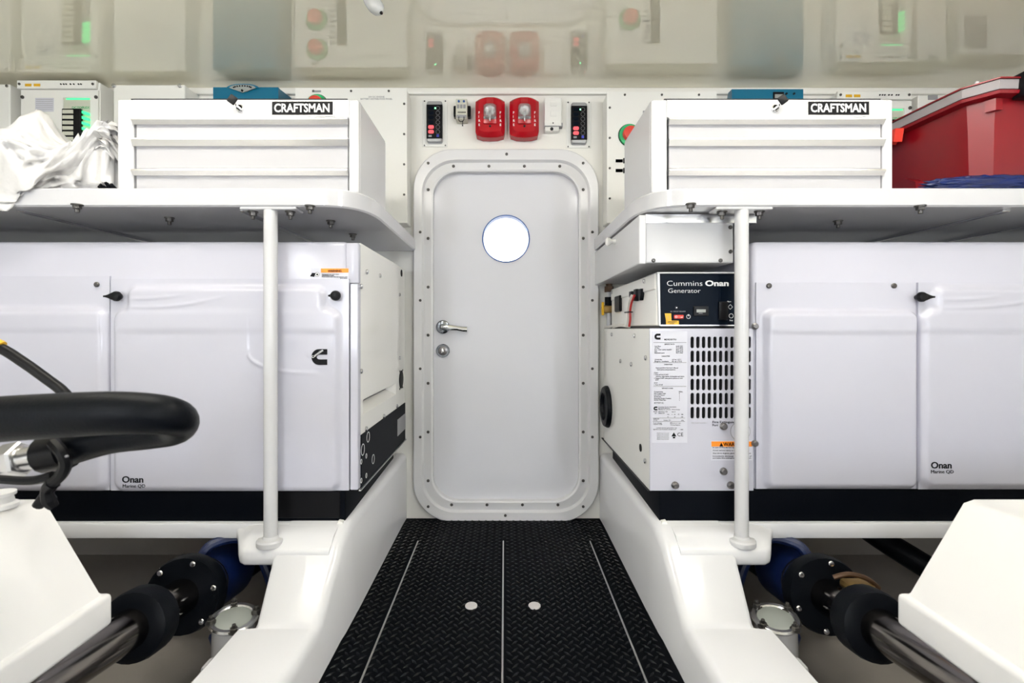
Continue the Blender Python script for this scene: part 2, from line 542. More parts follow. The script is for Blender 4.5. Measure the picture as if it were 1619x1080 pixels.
# ================================================================== DOOR
dr = struct('door_1', 'white watertight door with round porthole and bolted frame', (0, WALL, 0))
def ring_loft(outs, ds):
    return [[Vector((x, d, z)) for x, z in o] for o, d in zip(outs, ds)]
K = 10
def rr(x0, x1, y0, y1, rpx):
    d = WALL
    return rrect(PX(x0, d), PX(x1, d), PH(y1, d), PH(y0, d), rpx * d / F, K)
o_out = rr(655, 945, 239, 822, 62); o_in = rr(668.5, 931.5, 256, 807, 52)
o_in2 = rr(671, 929, 259, 804, 50); o_lip = rr(683, 917, 271, 792, 42); o_lip2 = rr(685.5, 914.5, 273.5, 789.5, 40)
mb = MB()
mb.loft(ring_loft([o_out, o_out, inset(o_out, .004), o_in, o_in2], [WALL, WALL - .022, WALL - .026, WALL - .026, WALL - .012]), cap0=False, cap1=False)
frame = mb.build('frame', 'door_frame', dr, ang=30)
mb = MB()
mb.loft(ring_loft([o_in2, o_in2, o_lip, o_lip2, o_lip2], [WALL - .005, WALL - .013, WALL - .021, WALL - .018, WALL + .03]), cap0=False, cap1=False)
lip = mb.build('inner_lip', 'door_frame', dr, ang=30)
# door leaf with porthole
phx, phz, phr = PX(800, WALL), PH(377, WALL), 37.5 * WALL / F
def leaf():
    out = rr(685, 915, 273, 790, 40)
    n = len(out)
    cx, cz = phx, phz
    circ = []
    for x, z in out:
        a = math.atan2(z - cz, x - cx)
        circ.append((cx + phr * math.cos(a), cz + phr * math.sin(a)))
    return out, circ
out, circ = leaf()
# denser circle: subdivide outline
def densify(o, k=4):
    r = []
    for i in range(len(o)):
        a, b = o[i], o[(i + 1) % len(o)]
        for j in range(k): r.append((a[0] + (b[0] - a[0]) * j / k, a[1] + (b[1] - a[1]) * j / k))
    return r
out = densify(rr(685, 915, 273, 790, 40), 5)
circ = [(phx + phr * math.cos(math.atan2(z - phz, x - phx)), phz + phr * math.sin(math.atan2(z - phz, x - phx))) for x, z in out]
LD = WALL + .008
pan = MB().loft(ring_loft([out, out, circ, circ, out], [LD + .03, LD, LD, LD + .03, LD + .03]), cap0=False, cap1=False).build('leaf', 'door_white', dr, ang=25)
mb = MB()
def circ_ring(r, d, seg=48): return [Vector((phx + r * math.cos(2 * PI * j / seg), d, phz + r * math.sin(2 * PI * j / seg))) for j in range(seg)]
mb.loft([circ_ring(phr + .001, LD + .03), circ_ring(phr + .001, LD - .003), circ_ring(phr - .003, LD - .004), circ_ring(phr - .005, LD + .03)], cap0=False, cap1=False)
mb.build('porthole_ring', 'knob_blue', pan, ang=30, label='dark blue porthole rim')
MB().loft([circ_ring(phr - .004, LD + .022), circ_ring(phr - .004, LD + .026)]).build('pane', 'pane_glass', pan)
# bolts on the frame
fb = [(677, 258), (922, 258), (677, 801), (922, 801), (801, 244), (799, 815)] + [(664.5, y) for y in (367, 475, 583, 691)] + [(936.5, y) for y in (367, 475, 583, 691)]
for x, y in fb: put(SCREW, 'bolt', 'fastener', P(x, y, WALL - .026), 'front', frame)
ib = [(677, y) for y in (300, 377, 454, 530, 606, 683, 760)] + [(922, y) for y in (300, 377, 454, 530, 606, 683, 760)]
ib += [(x, 263) for x in (717, 773, 829, 885)] + [(x, 798) for x in (714, 770, 826, 882)]
for x, y in ib:
    put(BOLT, 'clip_bolt', 'fastener', P(x, y, WALL - .018), 'front', lip, .8)
# lever handle and lock
hp = P(700.5, 517, LD)
hd = MB().lathe([(.027, 0), (.027, .006), (.024, .009), (.020, .010), (.012, .011), (.011, .030), (.006, .034)], hp, (0, -1, 0), 28)
hd = hd.build('handle', 'lock_steel', dr)
lv = MB()
yl = LD - .034
rings = []
for (x, z, hh, tt) in ((699, 517, 5, 5), (707, 517, 7.5, 6), (714, 518, 9.5, 6), (724, 519, 8, 5), (733, 520.5, 8.5, 5), (739.5, 521, 9, 5)):
    c = P(x, z, LD); r = hh * .5 * WALL / F; t = tt * .5 * WALL / F
    rings.append([Vector((c.x, yl + t * math.cos(a), c.z + r * math.sin(a))) for a in [2 * PI * j / 12 for j in range(12)]])
lv.loft(rings).build('lever', 'chrome', hd, ang=40)
lp = P(700.5, 554.5, LD)
lk = MB().lathe([(.027, 0), (.027, .005), (.024, .008), (.019, .008), (.018, .004)], lp, (0, -1, 0), 28).build('lock', 'lock_steel', dr)
MB().lathe([(.0175, 0), (.0175, .006), (.015, .007)], lp, (0, -1, 0), 20).build('lock_core', 'dark_steel', lk)
MB().box((lp.x - .005, lp.y - .022, lp.z - .010), (lp.x + .005, lp.y, lp.z + .010), .003).build('thumb_turn', 'chrome', lk)

# ================================================================== SHELVES, POLES
SHT, SHB, SHD = 1.111, 1.064, 1.235
def shelf(s, nm_label, bolts, battens):
    root = thing('wall_shelf', nm_label, 'shelf', (s * 1.2, 1.6, SHB), 'wall shelves')
    xi = .352
    ol = [(s * 2.54, 1.945), (s * 2.54, SHD), (s * .46, SHD)]
    p0, p1, p2 = Vector((.46, SHD)), Vector((.355, SHD + .005)), Vector((xi, SHD + .16))
    for k in range(1, 12):
        t = k / 12
        q = p0 * (1 - t) ** 2 + p1 * 2 * t * (1 - t) + p2 * t * t
        ol.append((s * q.x, q.y))
    ol += [(s * xi, SHD + .16), (s * xi, 1.945)]
    ins = inset(ol, .004)
    def rg(o, z): return [Vector((x, y, z)) for x, y in o]
    MB().loft([rg(ins, SHB), rg(ol, SHB + .004), rg(ol, SHT - .004), rg(ins, SHT)]).build('board', 'shelf_white', root, ang=30)
    for x, y in bolts:
        d = (SHB - EYE) * F / (VY - y)
        put(NUT, 'bolt', 'dark_steel', (PX(x, d), d, SHB), 'down', root)
    for x in battens:
        MB().box((s * x - .010, SHD + .03, SHB - .006), (s * x + .010, 1.94, SHB), .002, 1).build('batten', 'aluminium', root)
    return root
shelf(-1, 'long white shelf carrying a white plastic bag and tool chest', [(122, 323), (268, 344), (490, 325), (523, 349), (558, 370)], [1.255, .677])
shelf(1, 'long white shelf carrying the red tote and tool chest', [(1092, 322), (1325, 349), (1455, 325)], [1.30, 1.555])

def pole(s, x, label):
    d = 1.252
    z0 = .214
    root = thing('support_pole', label, 'pole', (x, d, z0), 'shelf support poles')
    MB().lathe([(.0168, 0), (.0168, SHB - .006 - z0)], (x, d, z0), seg=24).build('tube', 'chest_white', root)
    MB().lathe([(.034, -.010), (.034, .001), (.031, .005), (.020, .007), (.0178, .012)], (x, d, z0), seg=28).build('foot_flange', 'chest_white', root)
    MB().box((x - .072, d - .016, SHB - .007), (x + .072, d + .030, SHB - .0005), .002, 1).build('top_plate', 'chest_white', root)
    for dx in (-.048, .048):
        put(NUT, 'bolt', 'dark_steel', (x + dx, d + .005, SHB - .007), 'down', root)
pole(-1, PX(428, 1.252), 'white round pole under the shelf holding the plastic bag')
pole(1, PX(1172.5, 1.252), 'white round pole beside the black generator control box')

# ================================================================== GENERATORS
GD = 1.300           # front plane
GB, GT = .326, .988
def gx(x): return PX(x, GD)
def gz(y): return PH(y, GD)
pxm = GD / F         # metres per pixel on the front plane

def cpanel(x0, x1, y0, y1, fn, nx, nz, name, m, parent, back=.014):
    """heightfield panel given in photo pixels on the generator front"""
    def g(X, Z): return fn(VX + X / pxm, VY - (Z - EYE) / pxm)
    return heightfield(gx(x0), gx(x1), gz(y1), gz(y0), GD - .004, g, nx, nz, back).build(name, m, parent, ang=60)

def emblem(cx, cy, sz, d, parent, writing=True):
    """black C-shaped mark, diagonal white lettering"""
    c = P(cx, cy, d); u = sz * d / F / 2
    n = 16
    outp, inp = [], []
    for k in range(n + 1):
        a = PI / 2 + PI * k / n
        outp.append((-.05 + .95 * math.cos(a), math.sin(a)))
        inp.append((.05 + .38 * math.cos(a), .30 * math.sin(a)))
    outer = [(1.0, 1.0)] + outp + [(1.0, -1.0)]
    inner = [(1.0, .30)] + inp + [(1.0, -.30)]
    A = [Vector((c.x + x * u, d - .0006, c.z + z * u)) for x, z in outer]
    B = [Vector((c.x + x * u, d - .0006, c.z + z * u)) for x, z in inner]
    C = [p + Vector((0, .0006, 0)) for p in A]; D = [p + Vector((0, .0006, 0)) for p in B]
    e = MB().loft([A, B, D, C, A], closed=False).build('emblem', 'ink', parent)
    if writing:
        text('Cummins', (c.x - .86 * u, d - .0010, c.z - .18 * u), u * .44, 'print_white', e, bold=.01, roll=math.radians(35))
    return e

def latch(x, y, tail, parent, d):
    """black ball knob with a pointed lever"""
    c = P(x, y, d)
    mb = MB()
    r = 8.0 * d / F
    mb.lathe([(r * .5, -.004), (r * .7, .004), (r, .010), (r, .015), (r * .8, .020), (r * .3, .022)], c, (0, -1, 0), 20)
    L = 21 * d / F
    rings = []
    for t, q in ((0, .85), (.35, .72), (.65, .36), (.85, .2), (1.0, .17)):
        rings.append([Vector((c.x + tail * L * t, c.y - .012 + .006 * q * math.cos(a), c.z + r * q * math.sin(a))) for a in [2 * PI * j / 10 for j in range(10)]])
    mb.loft(rings)
    return mb.build('latch', 'black_plastic', parent, ang=40)

# ---------------- left generator
gl = thing('generator', 'white generator enclosure with C emblem and black side strip', 'generator', (-1.0, 1.6, .238), 'marine generators')
XG = -.3885
MB().box((-2.2, 1.312, .238), (-.428, 1.885, GB + .004), .004).build('base', 'black_paint', gl)
MB().box((gx(430), 1.309, .248), (gx(536), 1.314, GB - .006), .002, 1).build('base_plate', 'black_plastic', gl)
bd = MB().box((-2.2, GD, GB), (XG - .030, 1.895, GT), .012, 3).build('body', 'gen_white', gl)
# front corner post strip (between door and side)
MB().box((gx(554.5), GD - .006, GB + .002), (XG, GD + .02, gz(449)), .002, 1).build('corner_post', 'gen_white', gl)
MB().box((XG - .034, GD - .001, gz(448)), (XG, GD + .02, GT - .004), .004, 2).build('corner_post', 'gen_white', gl)
# side plate with recessed grip
def side_plate(sx, recess):
    mb = MB()
    xa, xb = sx * abs(XG), sx * (abs(XG) + .031)
    y0, y1, z0, z1 = GD + .018, 1.898, .326, GT - .002
    ry0, ry1, rz0, rz1 = recess
    def q(y, z, x=xa): return Vector((x, y, z))
    outer = [q(y0, z0), q(y1, z0), q(y1, z1), q(y0, z1)]
    inner = [q(ry0, rz0), q(ry1, rz0), q(ry1, rz1), q(ry0, rz1)]
    deep = [q(ry0 + .004, rz0 + .022, sx * (abs(XG) + .030)), q(ry1 - .03, rz0 + .022, sx * (abs(XG) + .030)), q(ry1 - .03, rz1, sx * (abs(XG) + .030)), q(ry0 + .004, rz1, sx * (abs(XG) + .030))]
    back = [Vector((xb, p.y, p.z)) for p in outer]
    mb.loft([back, outer, inner, deep], cap0=True, cap1=True)
    return mb
def sd(px):  # depth on the aisle side of the left generator for a pixel column
    return abs(XG) * F / (VX - px)
def sh(px, py):
    return EYE - (py - VY) * sd(px) / F
sp = side_plate(-1, (sd(574), sd(626), sh(574, 655) , sh(574, 632))).build('side_plate', 'gen_cream', gl, ang=25)
MB().box((XG - .002, GD + .017, GB), (XG + .0025, 1.899, .469), .001, 1).build('side_strip', 'black_paint', gl, label='black lower side strip with ringed ports')
ss = gl.children[-1]
MB().box((XG, GD, GB - .003), (XG + .006, 1.905, GB + .001)).build('edge_trim', 'brushed', gl)
for x, y in ((579, 430), (600, 436), (631, 466), (570, 453), (570, 587), (631, 566), (578, 678), (606, 658), (627, 642)):
    put(SSCREW, 'bolt', 'steel', (XG, sd(x), sh(x, y)), 'right', sp)
MB().lathe([(.013, -.002), (.013, .002)], (XG, sd(634.5), sh(634.5, 432)), (1, 0, 0), 18).build('side_hole', 'dark_hole', gl)
MB().lathe([(.034, -.002), (.034, .002), (.030, .003)], (XG, sd(634), sh(634, 600)), (1, 0, 0), 24).build('vent_port', 'dark_hole', gl)
for a in range(4):
    an = PI / 4 + a * PI / 2
    put(SCREW, 'bolt', 'fastener', (XG, sd(634) + .036 * math.cos(an), sh(634, 600) + .046 * math.sin(an)), 'right', sp, .7)
def ringm(r, t, pos, axis, name, m, parent, seg=24):
    q = Vector((0, 0, 1)).rotation_difference(Vector(axis))
    rg = []
    for k in range(6):
        a = 2 * PI * k / 6
        rr_, h = r + t * math.cos(a), t * math.sin(a) * .5
        rg.append([Vector(pos) + q @ Vector((rr_ * math.cos(2 * PI * j / seg), rr_ * math.sin(2 * PI * j / seg), h)) for j in range(seg)])
    rg.append(rg[0])
    return MB().loft(rg, cap0=False, cap1=False).build(name, m, parent)
for x, y, r in ((580.5, 691, .014), (572, 711, .015), (588.5, 726, .013), (569.5, 730, .006), (577.5, 721, .006), (569.5, 760, .006), (577.5, 752, .006)):
    ringm(r, .0012, (XG + .0030, sd(x), sh(x, y)), (1, 0, 0), 'port_ring', 'print_white', ss)
MB().box((XG, sd(627), sh(627, 690)), (XG + .005, 1.892, sh(627, 664)), .001, 1).build('name_plate', 'ink_grey', ss)

def gen_door(x, y):   # the shaped centre door, photo pixels
    a = sdbox(x, y, 188, 538, 491, 773, 16)
    b = sdbox(x, y, 209, 515, 455, 520, 14)
    k = 14.0
    h = max(k - abs(a - b), 0) / k
    s_ = min(a, b) - h * h * k * .25
    v = .004 + .013 * sst(6, -7, s_)
    # flowing ridges
    for (xa, ya, xb, yb, sag) in ((212, 473, 305, 466, 2), (210, 486, 372, 467, 7)):
        if xa < x < xb:
            t = (x - xa) / (xb - xa)
            yc = ya + (yb - ya) * t + sag * math.sin(PI * t)
            v += .0022 * math.exp(-((y - yc) / 2.4) ** 2) * math.sin(PI * min(1, max(0, t * .9 + .1)))
    # swoosh
    t = (x - 398) / 110.0
    if 0 <= t <= 1:
        yc = 556 + 40 * math.sqrt(max(0, 1 - (1 - t) ** 2)) * .95 - 6 * t
        v += .0030 * math.exp(-((y - yc) / 3.0) ** 2) * (1 - t) ** .5
        v -= .0025 * sst(0, 26, yc - y) * sst(70, 20, yc - y) * (1 - t) * .6
    # broad step line
    v += .002 * sst(530, 518, y) * sst(6, -7, a)
    return v
dl = cpanel(179, 553, 441.5, 774, gen_door, 190, 170, 'access_door', 'gen_white', gl)
def gen_side_door(x, y):
    a = sdbox(x, y, -300, 173, 489, 773, 14)
    return .002 + .015 * sst(6, -8, a) + .002 * sst(528, 518, y) * sst(6, -7, a)
cpanel(-140, 176, 437, 774, gen_side_door, 120, 110, 'end_panel', 'gen_white', gl)
latch(190, 469, -1, gl, GD - .008)
latch(533, 468, -.55, gl, GD - .008)
put(SCREW, 'bolt', 'fastener', P(153.5, 450, GD - .006), 'front', gl, 1.3)
emblem(505, 564.5, 25, GD - .0215, dl)
text('Onan', P(193, 763, GD - .0215), .0235, 'ink', dl, bold=.022, wid=33 * pxm)
text('Marine QD', P(194, 771, GD - .0215), .0125, 'ink', dl, wid=35 * pxm)
# warning label above the door
lb = MB().box(P(491, 441, GD - .0012), P(551, 424, GD), 0).build('warning_label', 'label_white', gl)
MB().box(P(507.5, 431, GD - .0020), P(551, 424.5, GD - .0010)).build('warning_band', 'orange', lb)
text('WARNING', P(518, 430, GD - .0022), .0085, 'ink', lb, bold=.02, wid=22 * pxm)
for i, (xb) in enumerate((536, 528, 549, 549)):
    text(('Moving parts can cause severe', 'personal injury or death.', 'Keep hands clear. Do not operate with', 'guards removed.')[i], P(509 if i < 3 else 538, 434.4 + i * 2.0, GD - .0022), .0036, 'ink', lb, wid=(xb - (509 if i < 3 else 538)) * pxm)
MB().lathe([(3.4 * pxm, 0), (3.4 * pxm, .001)], P(501.5, 434, GD - .001), (0, -1, 0), 16).build('pictogram', 'ink', lb)
ringm(2.2 * pxm, .0012, P(501.5, 434, GD - .0022), (0, -1, 0), 'pictogram_ring', 'print_white', lb)
MB().prism([(gx(490.5), gz(437)), (gx(497), gz(438)), (gx(499), gz(432)), (gx(494), gz(431.5))], GD - .002, GD - .001).build('pictogram', 'ink', lb)

# ---------------- right generator
gr = thing('generator', 'white generator with slotted grille panel below black control box', 'generator', (1.0, 1.6, .238), 'marine generators')
XM = gx(1027)                       # aisle side of the lower module
MB().box((gx(1045), 1.312, .238), (2.2, 1.885, GB + .004), .004).build('base', 'black_paint', gr)
MB().box((gx(1190), GD, GB), (2.2, 1.895, GT), .012, 3).build('body', 'gen_white', gr)
XI = XM + .004
mz1 = gz(519.5)
MB().box((XI, GD + .012, GB), (gx(1190) - .001, 1.895, mz1 - .003), .003, 1).build('module_body', 'gen_cream', gr)
def mx_(px): return XM * F / (px - VX)
def mh(px, py): return EYE - (py - VY) * mx_(px) / F
ms = MB().box((XM, GD + .001, GB - .002), (XI, 1.9, mz1), .0015, 1).build('side_plate', 'gen_cream', gr)
for x, y in ((968, 529), (1004, 531), (982, 571), (999, 576), (1022, 566), (1021, 729)):
    put(SSCREW, 'bolt', 'steel', (XM, mx_(x), mh(x, y)), 'left', ms)
MB().lathe([(.011, -.002), (.011, .0015)], (XM, mx_(1013), mh(1013, 708)), (-1, 0, 0), 16).build('side_hole', 'dark_hole', gr)
# black rubber outlet standing out of the side near the bulkhead
MB().lathe([(.078, 0), (.078, .006), (.072, .016), (.052, .018), (.048, .006)], (XM, 1.83, mh(957, 640)), (-1, 0, 0), 28).build('outlet_cuff', 'black_rubber', gr)
MB().box((XM - .003, GD, GB - .004), (XM + .003, 1.93, GB), 0).build('edge_trim', 'black_plastic', gr)
# front plate with slots
def slotted():
    mb = MB()
    yf, yb_ = GD - .004, GD + .000
    cols = [1093.7 + 8.97 * i for i in range(11)]; rows = [541.3 + 22.2 * j for j in range(6)]
    hw, hh = 2.85 * pxm, 9.25 * pxm
    cw, ch = 4.485 * pxm, 11.1 * pxm
    for cx in cols:
        for cy in rows:
            X, Z = gx(cx), gz(cy)
            hole, outr = [], []
            k = 4
            for (qx, qz, a0) in ((0, hh - hw, 0), (0, hh - hw, PI / 2), (0, -(hh - hw), PI), (0, -(hh - hw), 1.5 * PI)):
                for i in range(k + 1):
                    a = a0 + PI / 2 * i / k
                    hole.append((X + qx + hw * math.cos(a), Z + qz + hw * math.sin(a)))
                    dx, dz = hole[-1][0] - X, hole[-1][1] - Z
                    t = 1e9
                    # map on the rectangle by angle quadrant
                    if i <= k / 2:
                        side = 'v' if a0 in (0, PI) else 'h'
                    ox = cw * (1 if math.cos(a) > 1e-6 else (-1 if math.cos(a) < -1e-6 else 0))
                    oz = ch * (1 if math.sin(a) > 1e-6 else (-1 if math.sin(a) < -1e-6 else 0))
                    if i == 0 or i == k:
                        # ends of the arcs: axis direction, keep z of the straight side
                        if abs(math.cos(a)) > .5: oz = qz + 0.0
                        else: ox = 0.0
                    outr.append((X + ox, Z + oz))
            A = [Vector((x, yf, z)) for x, z in outr]; B = [Vector((x, yf, z)) for x, z in hole]; C = [Vector((x, yb_, z)) for x, z in hole]
            mb.loft([A, B, C], cap0=False, cap1=False)
    X0, X1, Z0, Z1 = gx(1027), gx(1190), gz(775), gz(519.5)
    a0, a1 = gx(cols[0]) - cw, gx(cols[-1]) + cw
    b0, b1 = gz(rows[-1]) - ch, gz(rows[0]) + ch
    O = [Vector((x, yf, z)) for x, z in ((X0, Z0), (X1, Z0), (X1, Z1), (X0, Z1))]
    I = [Vector((x, yf, z)) for x, z in ((a0, b0), (a1, b0), (a1, b1), (a0, b1))]
    E = [Vector((p.x, GD + .001, p.z)) for p in O]
    mb.loft([I, O, E], cap0=False, cap1=False)
    return mb
sp_ = slotted().build('grille_plate', 'gen_white', gr, ang=30)
MB().box((gx(1087), GD + .006, gz(667)), (gx(1189), GD + .0115, gz(528))).build('grille_backing', 'dark_hole', gr)
PF = GD - .004
for x, y in ((1067, 767), (1155, 767), (1143.5, 745), (1143.5, 674)):
    put(GBOLT, 'bolt', 'dark_steel', P(x, y, PF), 'front', sp_)
# printed data sheet
ds = MB().box(P(1030.5, 700, PF - .0006), P(1086.5, 524, PF)).build('data_label', 'label_white', gr)
LF = PF - .0008
emblem(1039.5, 532.3, 9.5, LF, ds, False)
def ln(s, x, y, wpx, size=.0054, b=.012, m='ink'):
    text(s, P(x, y, LF), size, m, ds, bold=b, wid=wpx * pxm, ext=.0002)
ln('MDKDS/T/U', 1050.3, 538, 19, .0058, .02)
def rule(y, x0=1033, x1=1085):
    MB().box(P(x0, y + .45, LF), P(x1, y - .45, LF + .0003)).build('rule', 'ink_grey', ds)
rule(541.6); rule(573.3); rule(611); rule(661, 1032, 1083); rule(666.5, 1032, 1083)
ln('SERVICE DATA', 1050.5, 545.2, 16, .0045)
for i, (a, b, wa, wb_) in enumerate((('Fuel filter', '0149-2457', 10, 11), ('Oil filter', '0122-0833', 8, 11), ('Raw water pump impeller', '0541-1519', 27, 11), ('Belt', '0186-6234', 4, 11), ('Maintenance parts', '0971-3267', 15.5, 11))):
    ln(a, 1035, 548.4 + i * 2.62, wa, .0043); ln(b, 1068.8, 548.4 + i * 2.62, wb_, .0043)
ln('CAPACITIES', 1046, 564.2, 13, .0043)
ln('Oil with filter', 1035, 569.4, 12, .0043); ln('Engine coolant', 1035, 572.2, 22, .0043); ln('6.9 qt  6.5 l', 1062.5, 569.4, 14, .0043); ln('8.2 qt  (7.8 l)', 1062.5, 572.2, 15.5, .0043)
ln('OPERATION', 1050, 577.3, 13, .0043)
ln("Read and follow Operator's Manual", 1037, 582.6, 35, .0043); ln('instructions and precautions.', 1039, 585.4, 29, .0043)
ln('START', 1034, 590.5, 6.5, .0043); ln('1. Push and hold START', 1034, 593.2, 23, .0043); ln('Indicator light flashes during glow and starts.', 1037, 596, 45, .0043)
ln('2. Release START when genset operates at rated', 1034, 598.9, 45, .0043); ln('speed', 1036, 601.4, 5, .0043); ln('STOP', 1034, 606.5, 5.5, .0043); ln('1. Push STOP', 1034, 609.5, 14, .0043)
ln('SERVICE CODES', 1046.5, 614.8, 17.5, .0043)
for i, (a, wa) in enumerate((('Component', 14), ('High Coolant Temp', 18.5), ('Low Oil Pressure', 17), ('Not Mounted', 11), ('Emergency Engine Cranking', 27), ('No Raw Water Flow', 19))):
    ln(a, 1034, 620.3 + i * 2.65, wa, .0043, .02)
    ln(('Blinks', '1', '2', '3', '4', '5')[i], 1073.5 if i == 0 else 1073.8, 620.3 + i * 2.65, 6 if i == 0 else .8, .0043)
ln('BATTERY (V)', 1034.5, 638, 14.5, .0043)
emblem(1036.3, 645.8, 6, LF, ds, False)
for i, (a, x, y, wa) in enumerate((('Cummins Power Generation', 1041, 644.2, 28), ('Minneapolis Minnesota', 1041, 646.2, 18), ('Made in U.S.A. Warranty', 1041, 648.3, 34), ('Model', 1033.5, 651.6, 5.5), ('MDKDS-1798', 1041.2, 651.8, 14), ('Spec A', 1062, 651.8, 6), ('SN', 1035, 654.3, 3), ('F080201797', 1041, 654.3, 10),
                                 ('Hz', 1055, 656, 3), ('A', 1062, 656, 1), ('kW', 1066, 656, 2), ('PF', 1072, 656, 2), ('RPM', 1077, 656, 3), ('60', 1055, 660, 2), ('27', 1066, 660, 2), ('1800', 1077, 660, 3),
                                 ('Insulation class', 1033, 663, 9), ('12 V DC', 1033, 665.2, 6.5), ('Battery 12V', 1049.5, 665.2, 11), ('rating', 1077, 665.2, 4), ('Fuel diesel', 1033, 669.6, 13), ('marine only', 1033, 671.6, 14), ('Bore', 1059.5, 669.6, 17), ('Wiring diagram', 1059.5, 672.6, 16),
                                 ('Listed marine generator set', 1038, 677.3, 32), ('Ignition protected equipment', 1033, 679.6, 36), ('1 MN', 1075, 680, 5))):
    ln(a, x, y, wa, .0034)
for j in range(5): ln('WARNING rotating machinery hazard', 1038.5, 685.5 + j * 2.4, 19, .0034, .0, 'ink_grey')
MB().prism([(gx(1060.5), gz(689.5)), (gx(1068.5), gz(689.5)), (gx(1064.5), gz(683))], LF, LF + .0004).build('mark', 'ink', ds)
MB().prism([(gx(1062.8), gz(692.5)), (gx(1066.5), gz(692.5)), (gx(1066.5), gz(690)), (gx(1062.8), gz(690))], LF, LF + .0004).build('mark', 'ink', ds)
text('CE', P(1071, 689.8, LF), .0135, 'ink', ds, wid=9 * pxm)
ln_ = lambda s, x, y, wpx, size, b=.01, m='ink': text(s, P(x, y, PF - .0003), size, m, sp_, bold=b, wid=wpx * pxm, ext=.0002)
ln_('Fire Extinguisher', 1126.5, 669, 43, .0085); ln_('Port', 1126.5, 674, 9, .0085)
ln_('FIRE PORT COVER 1', 1093, 669.5, 25, .0038, 0, 'ink_grey')
ringm(15.3 * pxm, .0010, P(1170.5, 682, PF - .0004), (0, -1, 0), 'port_ring', 'ink_grey', sp_, 32)
MB().lathe([(14.8 * pxm, 0), (14.8 * pxm, .0006)], P(1170.5, 682, PF), (0, -1, 0), 32).build('port_disc', 'label_white', sp_)
wl = MB().box(P(1124, 728, PF - .0005), P(1189.5, 697, PF)).build('warning_label', 'label_white', gr)
MB().box(P(1125, 706.2, PF - .0012), P(1189, 698, PF - .0005)).build('warning_band', 'orange', wl)
text('WARNING', P(1143.5, 705.2, PF - .0014), .0135, 'ink', wl, bold=.012, wid=37 * pxm)
MB().prism([(gx(1136), gz(705.2)), (gx(1142), gz(705.2)), (gx(1139), gz(699.2))], PF - .0016, PF - .0012).build('mark', 'ink', wl)
for i, (s_, wd) in enumerate((('In case of fire, do not open enclosure.', 52), ('Avoid serious injury or death.', 42), ('Shut down engines, generators and blowers', 60), ('Immediately discharge entire contents of', 61), ('portable fire extinguisher through port.', 61))):
    text(s_, P(1127, (708.5, 713, 717.6, 722.2, 725.2)[i], PF - .0007), .0046, 'ink', wl, bold=.01, wid=wd * pxm, ext=.0002)
# cover panels of the right generator
def r_cover(x, y):
    a = sdbox(x, y, 1206, 1443, 493, 769, 12)
    return .001 + .018 * sst(5, -7, a) - .003 * sst(524, 536, y) * sst(5, -7, a) * 0 + .0025 * sst(530, 522, y) * sst(5, -9, a)
cpanel(1194, 1446, 447, 772, r_cover, 130, 150, 'cover_panel', 'gen_white', gr)
def r_door(x, y):
    a = sdbox(x, y, 1449, 1900, 491, 768, 18)
    b = sdbox(x, y, 1470, 1900, 455, 520, 14)
    k = 14.0
    h = max(k - abs(a - b), 0) / k
    s_ = min(a, b) - h * h * k * .25
    v = .005 + .015 * sst(6, -8, s_)
    for (xa, ya, xb, yb, sag) in ((1478, 475, 1572, 468, 2), (1478, 487, 1660, 466, 7)):
        if xa < x < xb:
            t = (x - xa) / (xb - xa)
            yc = ya + (yb - ya) * t + sag * math.sin(PI * t)
            v += .0022 * math.exp(-((y - yc) / 2.4) ** 2) * math.sin(PI * min(1, max(0, t * .9 + .1)))
    v += .002 * sst(530, 518, y) * sst(6, -7, a)
    return v
rd = cpanel(1447.5, 1780, 447, 772, r_door, 150, 150, 'access_door', 'gen_white', gr)
MB().box(P(1434, 492, GD - .003), P(1447, 447, GD), .001, 1).build('door_edge', 'gen_white', gr)
latch(1451, 470, 1.0, gr, GD - .010)
for x, y in ((1215.5, 452), (1413, 452)): put(SCREW, 'bolt', 'fastener', P(x, y, GD - .005), 'front', gr, 1.3)
for x, y in ((1193, 516), (1193, 701)): put(GBOLT, 'bolt', 'dark_steel', P(x, y, GD - .005), 'front', gr, .9)
text('Onan', P(1472, 740.5, GD - .0245), .0235, 'ink', rd, bold=.022, wid=32 * pxm)
text('Marine QD', P(1472, 748.5, GD - .0245), .0125, 'ink', rd, wid=35 * pxm)

# ---------------- control box on the right generator
cb = thing('control_box', 'black-faced generator control box with white lettering, on the grille panel', 'control box', (.52, 1.6, mz1))
CD = 1.315
def cX(px): return PX(px, CD)
def cZ(py): return PH(py, CD)
X0, X1 = cX(1039), cX(1183)
zb, zt = mz1 + .008, cZ(431)
MB().box((X0, CD + .008, zb), (X1, 1.875, zt - .002), .003, 1).build('case', 'gen_cream', cb)
MB().box((X0 - .003, CD + .012, zt - .045), (X0 + .02, 1.873, zt), .003, 1).build('lid_flange', 'gen_cream', cb)
MB().box((X0 - .001, CD - .004, zt - .003), (X1, CD + .10, zt + .001), .001, 1).build('top_edge', 'chest_white', cb)
MB().box((X0 + .006, CD + .004, mz1 - .001), (X1, 1.86, zb + .001)).build('plinth', 'black_plastic', cb)
fc = MB().prism([(X0 + .006, zt - .003), (X1, zt - .003), (X1, zb + .002), (cX(1044), zb + .002)], CD, CD + .010).build('face', 'navy_face', cb)
MB().prism([(X0, zt - .003), (X0 + .006, zt - .003), (cX(1044), zb), (cX(1041.5), zb)], CD - .003, CD + .010).build('face_edge', 'chest_white', cb)
MB().box((cX(1043), CD - .004, zb - .001), (X1, CD, zb + .002)).build('face_trim', 'aluminium', cb)
cm = CD / F
def ctext(s, x, y, size, wpx, m='print_white', b=0.0): return text(s, P(x, y, CD - .0003), size, m, fc, bold=b, wid=wpx * cm, ext=.0003)
